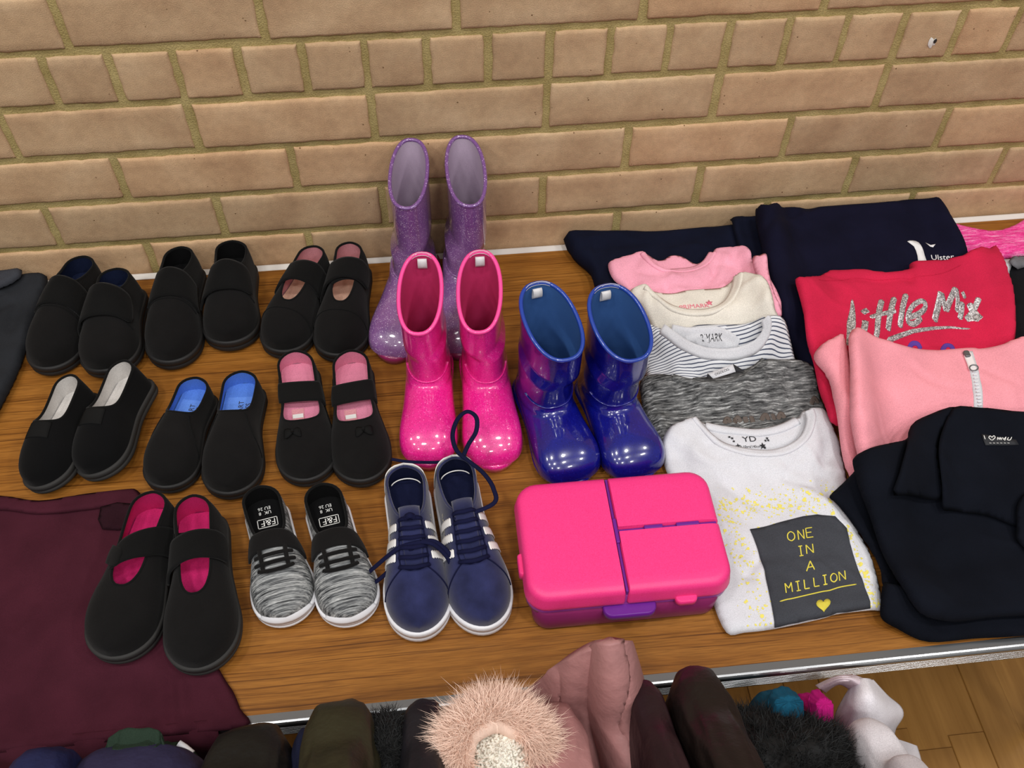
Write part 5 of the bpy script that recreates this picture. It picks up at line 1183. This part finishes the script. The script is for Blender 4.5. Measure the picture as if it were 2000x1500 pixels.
def nylon(name, col, rough=.55, bump=.3): 
    n = NT(name); v = n.coord(); a = n.noise(v, 30, 4, .6); n.bump(a, bump, .01)
    return n.set(Base_Color=n.ramp(a, [(.3, tuple(c * .75 for c in col[:3]) + (1,)), (.7, col)]), Roughness=rough, Specular_IOR_Level=.35)
coat('hanging_jacket', 'royal blue jacket at the left end of the coat row', 'jacket', (125, 1451), .075, nylon('royal_blue_nylon', rgb(28, 36, 78)), 1, hy=.17)
coat('hanging_jacket', 'bottle green jacket behind the purple navy jacket', 'jacket', (250, 1416), .085, fabric('bottle_green_fleece', rgb(38, 52, 42)), 2, yc=-.728, hy=.026, slope=.02)
coat('hanging_jacket', 'purple navy jacket at the front of the bottom left corner', 'jacket', (300, 1440), .17, nylon('purple_navy_nylon', rgb(42, 40, 72), .6), 3, slope=.05)
r_, x, zs = coat('hanging_coat', 'black padded coat left of the narrow navy jacket', 'coat', (520, 1409), .10, nylon('black_nylon', rgb(20, 21, 20), .5), 4)
p = PY(365, 1456, -.712); mesh('white_toggle', *tube_data([p + [-.006, .0, .008], p + [0, -.004, .006], p + [.007, -.010, .004]], .0035, 8), M_WSOLE, r_).location = -Vector((x, YR, FZ))
coat('hanging_jacket', 'narrow navy jacket between black and olive coats', 'jacket', (598, 1418), .028, fabric('navy_softshell', rgb(34, 38, 62)), 5)
r_, x, zs = coat('hanging_coat', 'olive coat with black fur on its hood', 'coat', (690, 1360), .078, nylon('olive_nylon', rgb(48, 46, 30), .5), 6)
M_BFUR = plain('black_fur', rgb(24, 25, 26), .7, .3)
fc = PY(748, 1462, -.765)
def fd(a, t):
    rr_ = math.sin(PI / 2 * min(1, t + .03)); w_ = 1 + .15 * noise.noise((math.cos(a) * 2, math.sin(a) * 2, t * 3))
    return (fc[0] + .026 * rr_ * w_ * math.cos(a), fc[1] + .040 * rr_ * w_ * math.sin(a), fc[2] - .03 + .03 * math.cos(PI / 2 * t))
V, F = lump(fd, 28, 10); mesh('fur_hood', np.array(V) - [x, YR, FZ], [tuple(reversed(q)) for q in F], M_BFUR, r_)
bn = [np.array(v) - (fc - [0, 0, .04]) for v in V]; bn = [n_ / np.linalg.norm(n_) for n_ in bn]
fur('fur_trim', V, bn, 5000, .010, .0003, M_BFUR, r_, 3, droop=.6, org=(x, YR, FZ))
r_, x, zs = coat('hanging_coat', 'black coat between olive coat and peach fur hood', 'coat', (826, 1362), .050, nylon('ink_nylon', rgb(26, 25, 32), .55), 7)
# peach fur hood with cream fleece
r_, x, zs = coat('hanging_coat', 'coat with peach fur trimmed hood and cream fleece lining', 'coat', (965, 1400), .115, nylon('dusty_nylon', rgb(120, 84, 80)), 8, yt=-.72)
arc = catmull([PY(894, 1560, -.812), PY(893, 1480, -.782), PY(906, 1432, -.764), PY(940, 1406, -.754), PY(972, 1398, -.750), PY(1002, 1408, -.754), PY(1036, 1438, -.764), PY(1048, 1485, -.782), PY(1052, 1560, -.812)], 8)
M_PFUR = plain('peach_fur', rgb(244, 214, 196), .8, .2); M_CFLE = plain('cream_fleece', rgb(242, 238, 226), .9, .1)
mesh('hood_trim', *tube_data(np.array(arc) - [x, YR, FZ], .015, 14), M_PFUR, r_)
bp, bn = [], []; ctr = np.mean(arc, 0)
V, F = tube_data(arc, .015, 18)
for i, v in enumerate(V):
    c = arc[i // 18]; n_ = np.array(v) - c; n_ = n_ / np.linalg.norm(n_); out = c - ctr; out[2] = 0; n_ = n_ + .45 * out / (np.linalg.norm(out) + 1e-6)
    M_ = (np.array(v) - CAM) @ ROT; pu, pv = 1000 + FPX * M_[0] / -M_[2], 750 - FPX * M_[1] / -M_[2]
    if n_[2] > -.5 and float(np.dot(n_, out)) > -.004 and not (930 < pu < 1024 and pv > 1450): bp.append(v); bn.append(n_)
fur('fur', bp, bn, 16000, .0155, .0003, M_PFUR, r_, 5, droop=.35, spread=.4, org=(x, YR, FZ))
cc = PY(977, 1490, -.775)
def fl(a, t):
    rr_ = math.sin(PI / 2 * min(1, t * 1.0 + .02)); b_ = 1 + .06 * noise.noise((math.cos(a) * 3, math.sin(a) * 3, t * 5))
    return (cc[0] + .046 * rr_ * b_ * math.cos(a), cc[1] + .046 * rr_ * b_ * math.sin(a), cc[2] - .026 + .066 * math.cos(PI / 2 * t))
V, F = lump(fl, 28, 12); mesh('fleece_lining', np.array(V) - [x, YR, FZ], [tuple(reversed(q)) for q in F], M_CFLE, r_)
bp = V; bn = [np.array(v) - (cc - [0, 0, .05]) for v in V]; bn = [n_ / np.linalg.norm(n_) for n_ in bn]
rr = random.Random(9); pts = []; 
for _ in range(1500):                     # tight curls of the fleece
    k = rr.randrange(len(V)); p = np.array(V[k]) + [rr.gauss(0, .003), rr.gauss(0, .003), 0]; nn = bn[k]; s_ = rr.uniform(.0014, .0026)
    d1 = np.cross(nn, (0.3, .2, 1)); d1 /= np.linalg.norm(d1); d2 = np.cross(nn, d1); th = rr.uniform(0, 6.28)
    pts.append(tube_data([p + s_ * (math.cos(th + q) * d1 + math.sin(th + q) * d2) + nn * (.001 + .0006 * q) for q in np.linspace(0, 4.6, 6)], .0013, 5))
o = mesh('fleece_curls', np.array(join_data(pts)[0]) - [x, YR, FZ], join_data(pts)[1], M_CFLE, r_); o['kind'] = 'stuff'
# mauve puffer
M_MAUV = nylon('mauve_puffer_nylon', rgb(172, 122, 120), .55, .25)
r_, x, zs = coat('puffer_coat', 'mauve quilted puffer coat with sleeve folded up over the table edge', 'coat', (1100, 1370), .085, M_MAUV, 10, hy=.165, slope=.05)
def limb(name, path, rad, mat, root, org, q=5, amp=.10, flat=.8, pleat=0.0):
    c = catmull(path, 8); n = len(c)
    return mesh(name, np.array(tube_data(c, lambda t: rad * (.80 + .2 * math.sin(PI * min(1, t * 1.2 + .1))) * (1 - amp + amp * abs(math.sin(PI * q * t)) ** .5) * (1 if t > .06 else .55 + t * 7.5), 20, flat=flat)[0]) - org, tube_data(c, .1, 20)[1], mat, root) if not pleat else mesh(name, np.array([c[i // 20] + (np.array(v) - c[i // 20]) * (1 + pleat * math.sin((i % 20) * 2 * PI / 20 * 5 + .3 * (i // 20)) + pleat * noise.noise((i % 20 * .5, i // 20 * .15, 3))) for i, v in enumerate(tube_data(c, lambda t: rad * (.8 + .2 * math.sin(PI * min(1, t * 1.2 + .1))) * (1 if t > .06 else .55 + t * 7.5), 20, flat=flat)[0])]) - org, tube_data(c, .1, 20)[1], mat, root)
org = np.array([x, YR, FZ])
panel('hood_panel', [[(1022, 1352, -.694), (1062, 1320, -.694), (1106, 1282, -.694), (1150, 1255, -.694), (1176, 1248, -.696)], [(1014, 1385, -.700), (1055, 1362, -.704), (1100, 1332, -.706), (1146, 1300, -.704), (1176, 1280, -.700)],
    [(1034, 1424, -.712), (1066, 1410, -.716), (1106, 1394, -.720), (1146, 1370, -.716), (1176, 1345, -.708)], [(1062, 1470, -.738), (1086, 1462, -.742), (1116, 1452, -.744), (1152, 1440, -.738), (1180, 1425, -.730)], [(1072, 1540, -.775), (1095, 1535, -.78), (1125, 1530, -.78), (1160, 1525, -.775), (1195, 1520, -.765)]], M_MAUV, r_, org, .004, .010, pleats=((.45, -.004, .05),))
panel('sleeve', [[(1168, 1262, -.695), (1182, 1247, -.697), (1196, 1244, -.699), (1208, 1252, -.699), (1216, 1270, -.697)], [(1160, 1330, -.705), (1180, 1318, -.716), (1204, 1312, -.720), (1226, 1320, -.716), (1238, 1342, -.706)],
    [(1164, 1400, -.722), (1185, 1392, -.734), (1212, 1387, -.738), (1236, 1392, -.734), (1248, 1406, -.724)], [(1182, 1462, -.745), (1200, 1456, -.757), (1226, 1451, -.761), (1248, 1456, -.757), (1258, 1468, -.747)], [(1200, 1545, -.78), (1216, 1540, -.79), (1242, 1535, -.795), (1264, 1540, -.79), (1276, 1550, -.78)]], M_MAUV, r_, org, .006, .012, pleats=((.52, -.003, .04),))
sm = catmull([PY(1200, 1300, -.712), PY(1212, 1390, -.734), PY(1228, 1470, -.760), PY(1240, 1530, -.79)], 8)
tube('quilt_seam', [p + np.array([.0, -.012, .012]) - org for p in sm], .0009, plain('mauve_thread', rgb(110, 74, 74), .8), r_, seg=6)
# dark coats and the big black fur
coat('hanging_coat', 'dark plum coat squeezed beside the mauve puffer', 'coat', (1262, 1326), .040, nylon('plum_nylon', rgb(38, 20, 26), .5), 12)
coat('hanging_coat', 'dark brown coat with rounded shoulder behind the black fur', 'coat', (1352, 1297), .062, nylon('dark_brown_nylon', rgb(26, 19, 17), .5), 13)
r_, x, zs = coat('fur_coat', 'large shaggy black fur coat at the bottom of the picture', 'coat', (1470, 1400), .19, nylon('black_lining_nylon', rgb(14, 14, 15)), 14, hy=.16, slope=.05)
bp, bn = [], []
XB, YBF = x - .004, -.815; ZB = PY(1470, 1408, -.760)[2] - .048
def bl(a, t):
    c_, s_ = math.cos(a), math.sin(a); rr_ = math.sin(PI / 2 * min(1, t + .03)); w_ = 1 + .12 * noise.noise((c_ * 2 + 5, s_ * 2, t * 3))
    return (XB + .100 * rr_ * w_ * c_ * (1 + .12 * s_), YBF + .078 * rr_ * w_ * s_, ZB - .02 + .085 * math.cos(PI / 2 * t) * w_)
V, F = lump(bl, 44, 18); mesh('fur_hood', np.array(V) - [x, YR, FZ], [tuple(reversed(q)) for q in F], M_BFUR, r_)
rr = random.Random(4); bp2, bn2 = [], []
for _ in range(4000):
    t = math.acos(1 - rr.random()) / (PI / 2); a = rr.uniform(0, 2 * PI); v = np.array(bl(a, t)); n_ = v - [XB, YBF, ZB - .03]; bp2.append(v); bn2.append(n_ / np.linalg.norm(n_))
fur('fur', bp2, bn2, 20000, .013, .00035, M_BFUR, r_, 6, droop=.35, spread=.7, org=(x, YR, FZ))
coat('hanging_jumper', 'teal fleece top between black fur and magenta top', 'jumper', (1528, 1338), .046, fabric('teal_fleece', rgb(16, 78, 104), .15), 15, yc=-.738, hy=.035, slope=.03, wr=.004, ex=.9)
coat('hanging_tee', 'magenta top next to the white sleeve', 'top', (1594, 1344), .028, fabric('magenta_jersey', rgb(176, 18, 112), .1), 16, yt=-.712, yc=-.742, hy=.034, slope=.03, wr=.004, ex=.9)
# white shirt with sleeve arching out, and another white top below it
M_WHS = fabric('soft_white_cotton', rgb(226, 222, 228), .04)
r_, x, zs = coat('hanging_shirt', 'white shirt with arched sleeve hanging by the table edge', 'shirt', (1690, 1400), .050, M_WHS, 17, yt=-.735, hem=-.5, hy=.13)
org = np.array([x, YR, FZ])
M_WPK = fabric('pale_pink_white', rgb(222, 206, 214), .04)
panel('sleeve_strap', [[(1592, 1338, -.695), (1602, 1346, -.702), (1612, 1354, -.695)], [(1630, 1321, -.698), (1633, 1328, -.708), (1637, 1338, -.700)], [(1664, 1317, -.702), (1662, 1328, -.712), (1657, 1346, -.704)], [(1690, 1326, -.706), (1682, 1342, -.714), (1672, 1358, -.706)]], M_WPK, r_, org, .003, .004)
panel('sleeve', [[(1672, 1340, -.702), (1680, 1334, -.708), (1688, 1330, -.708), (1698, 1332, -.704)], [(1644, 1388, -.716), (1672, 1372, -.728), (1700, 1362, -.728), (1728, 1364, -.714)], [(1639, 1412, -.724), (1675, 1402, -.738), (1715, 1392, -.738), (1756, 1390, -.722)],
    [(1660, 1432, -.735), (1686, 1426, -.746), (1714, 1420, -.744), (1742, 1418, -.730)], [(1690, 1452, -.745), (1704, 1450, -.752), (1720, 1446, -.750), (1737, 1440, -.738)]], M_WHS, r_, org, .004, .005, pleats=((.25, -.004, .06), (.55, .003, .06), (.8, -.003, .05)))
r_, x, zs = coat('hanging_tee', 'white top at the bottom right end of the coat row', 'top', (1745, 1470), .05, M_WHS, 18, yt=-.755, hem=-.5, hy=.12)
panel('sleeve', [[(1694, 1456, -.748), (1715, 1446, -.755), (1745, 1446, -.755), (1782, 1455, -.748)], [(1698, 1480, -.755), (1720, 1475, -.768), (1752, 1474, -.768), (1790, 1480, -.756)], [(1708, 1515, -.765), (1730, 1515, -.778), (1762, 1515, -.778), (1798, 1515, -.766)], [(1715, 1560, -.78), (1740, 1560, -.79), (1770, 1560, -.79), (1805, 1560, -.78)]], M_WHS, r_, np.array([x, YR, FZ]), .003, .005, pleats=((.6, .003, .08),))
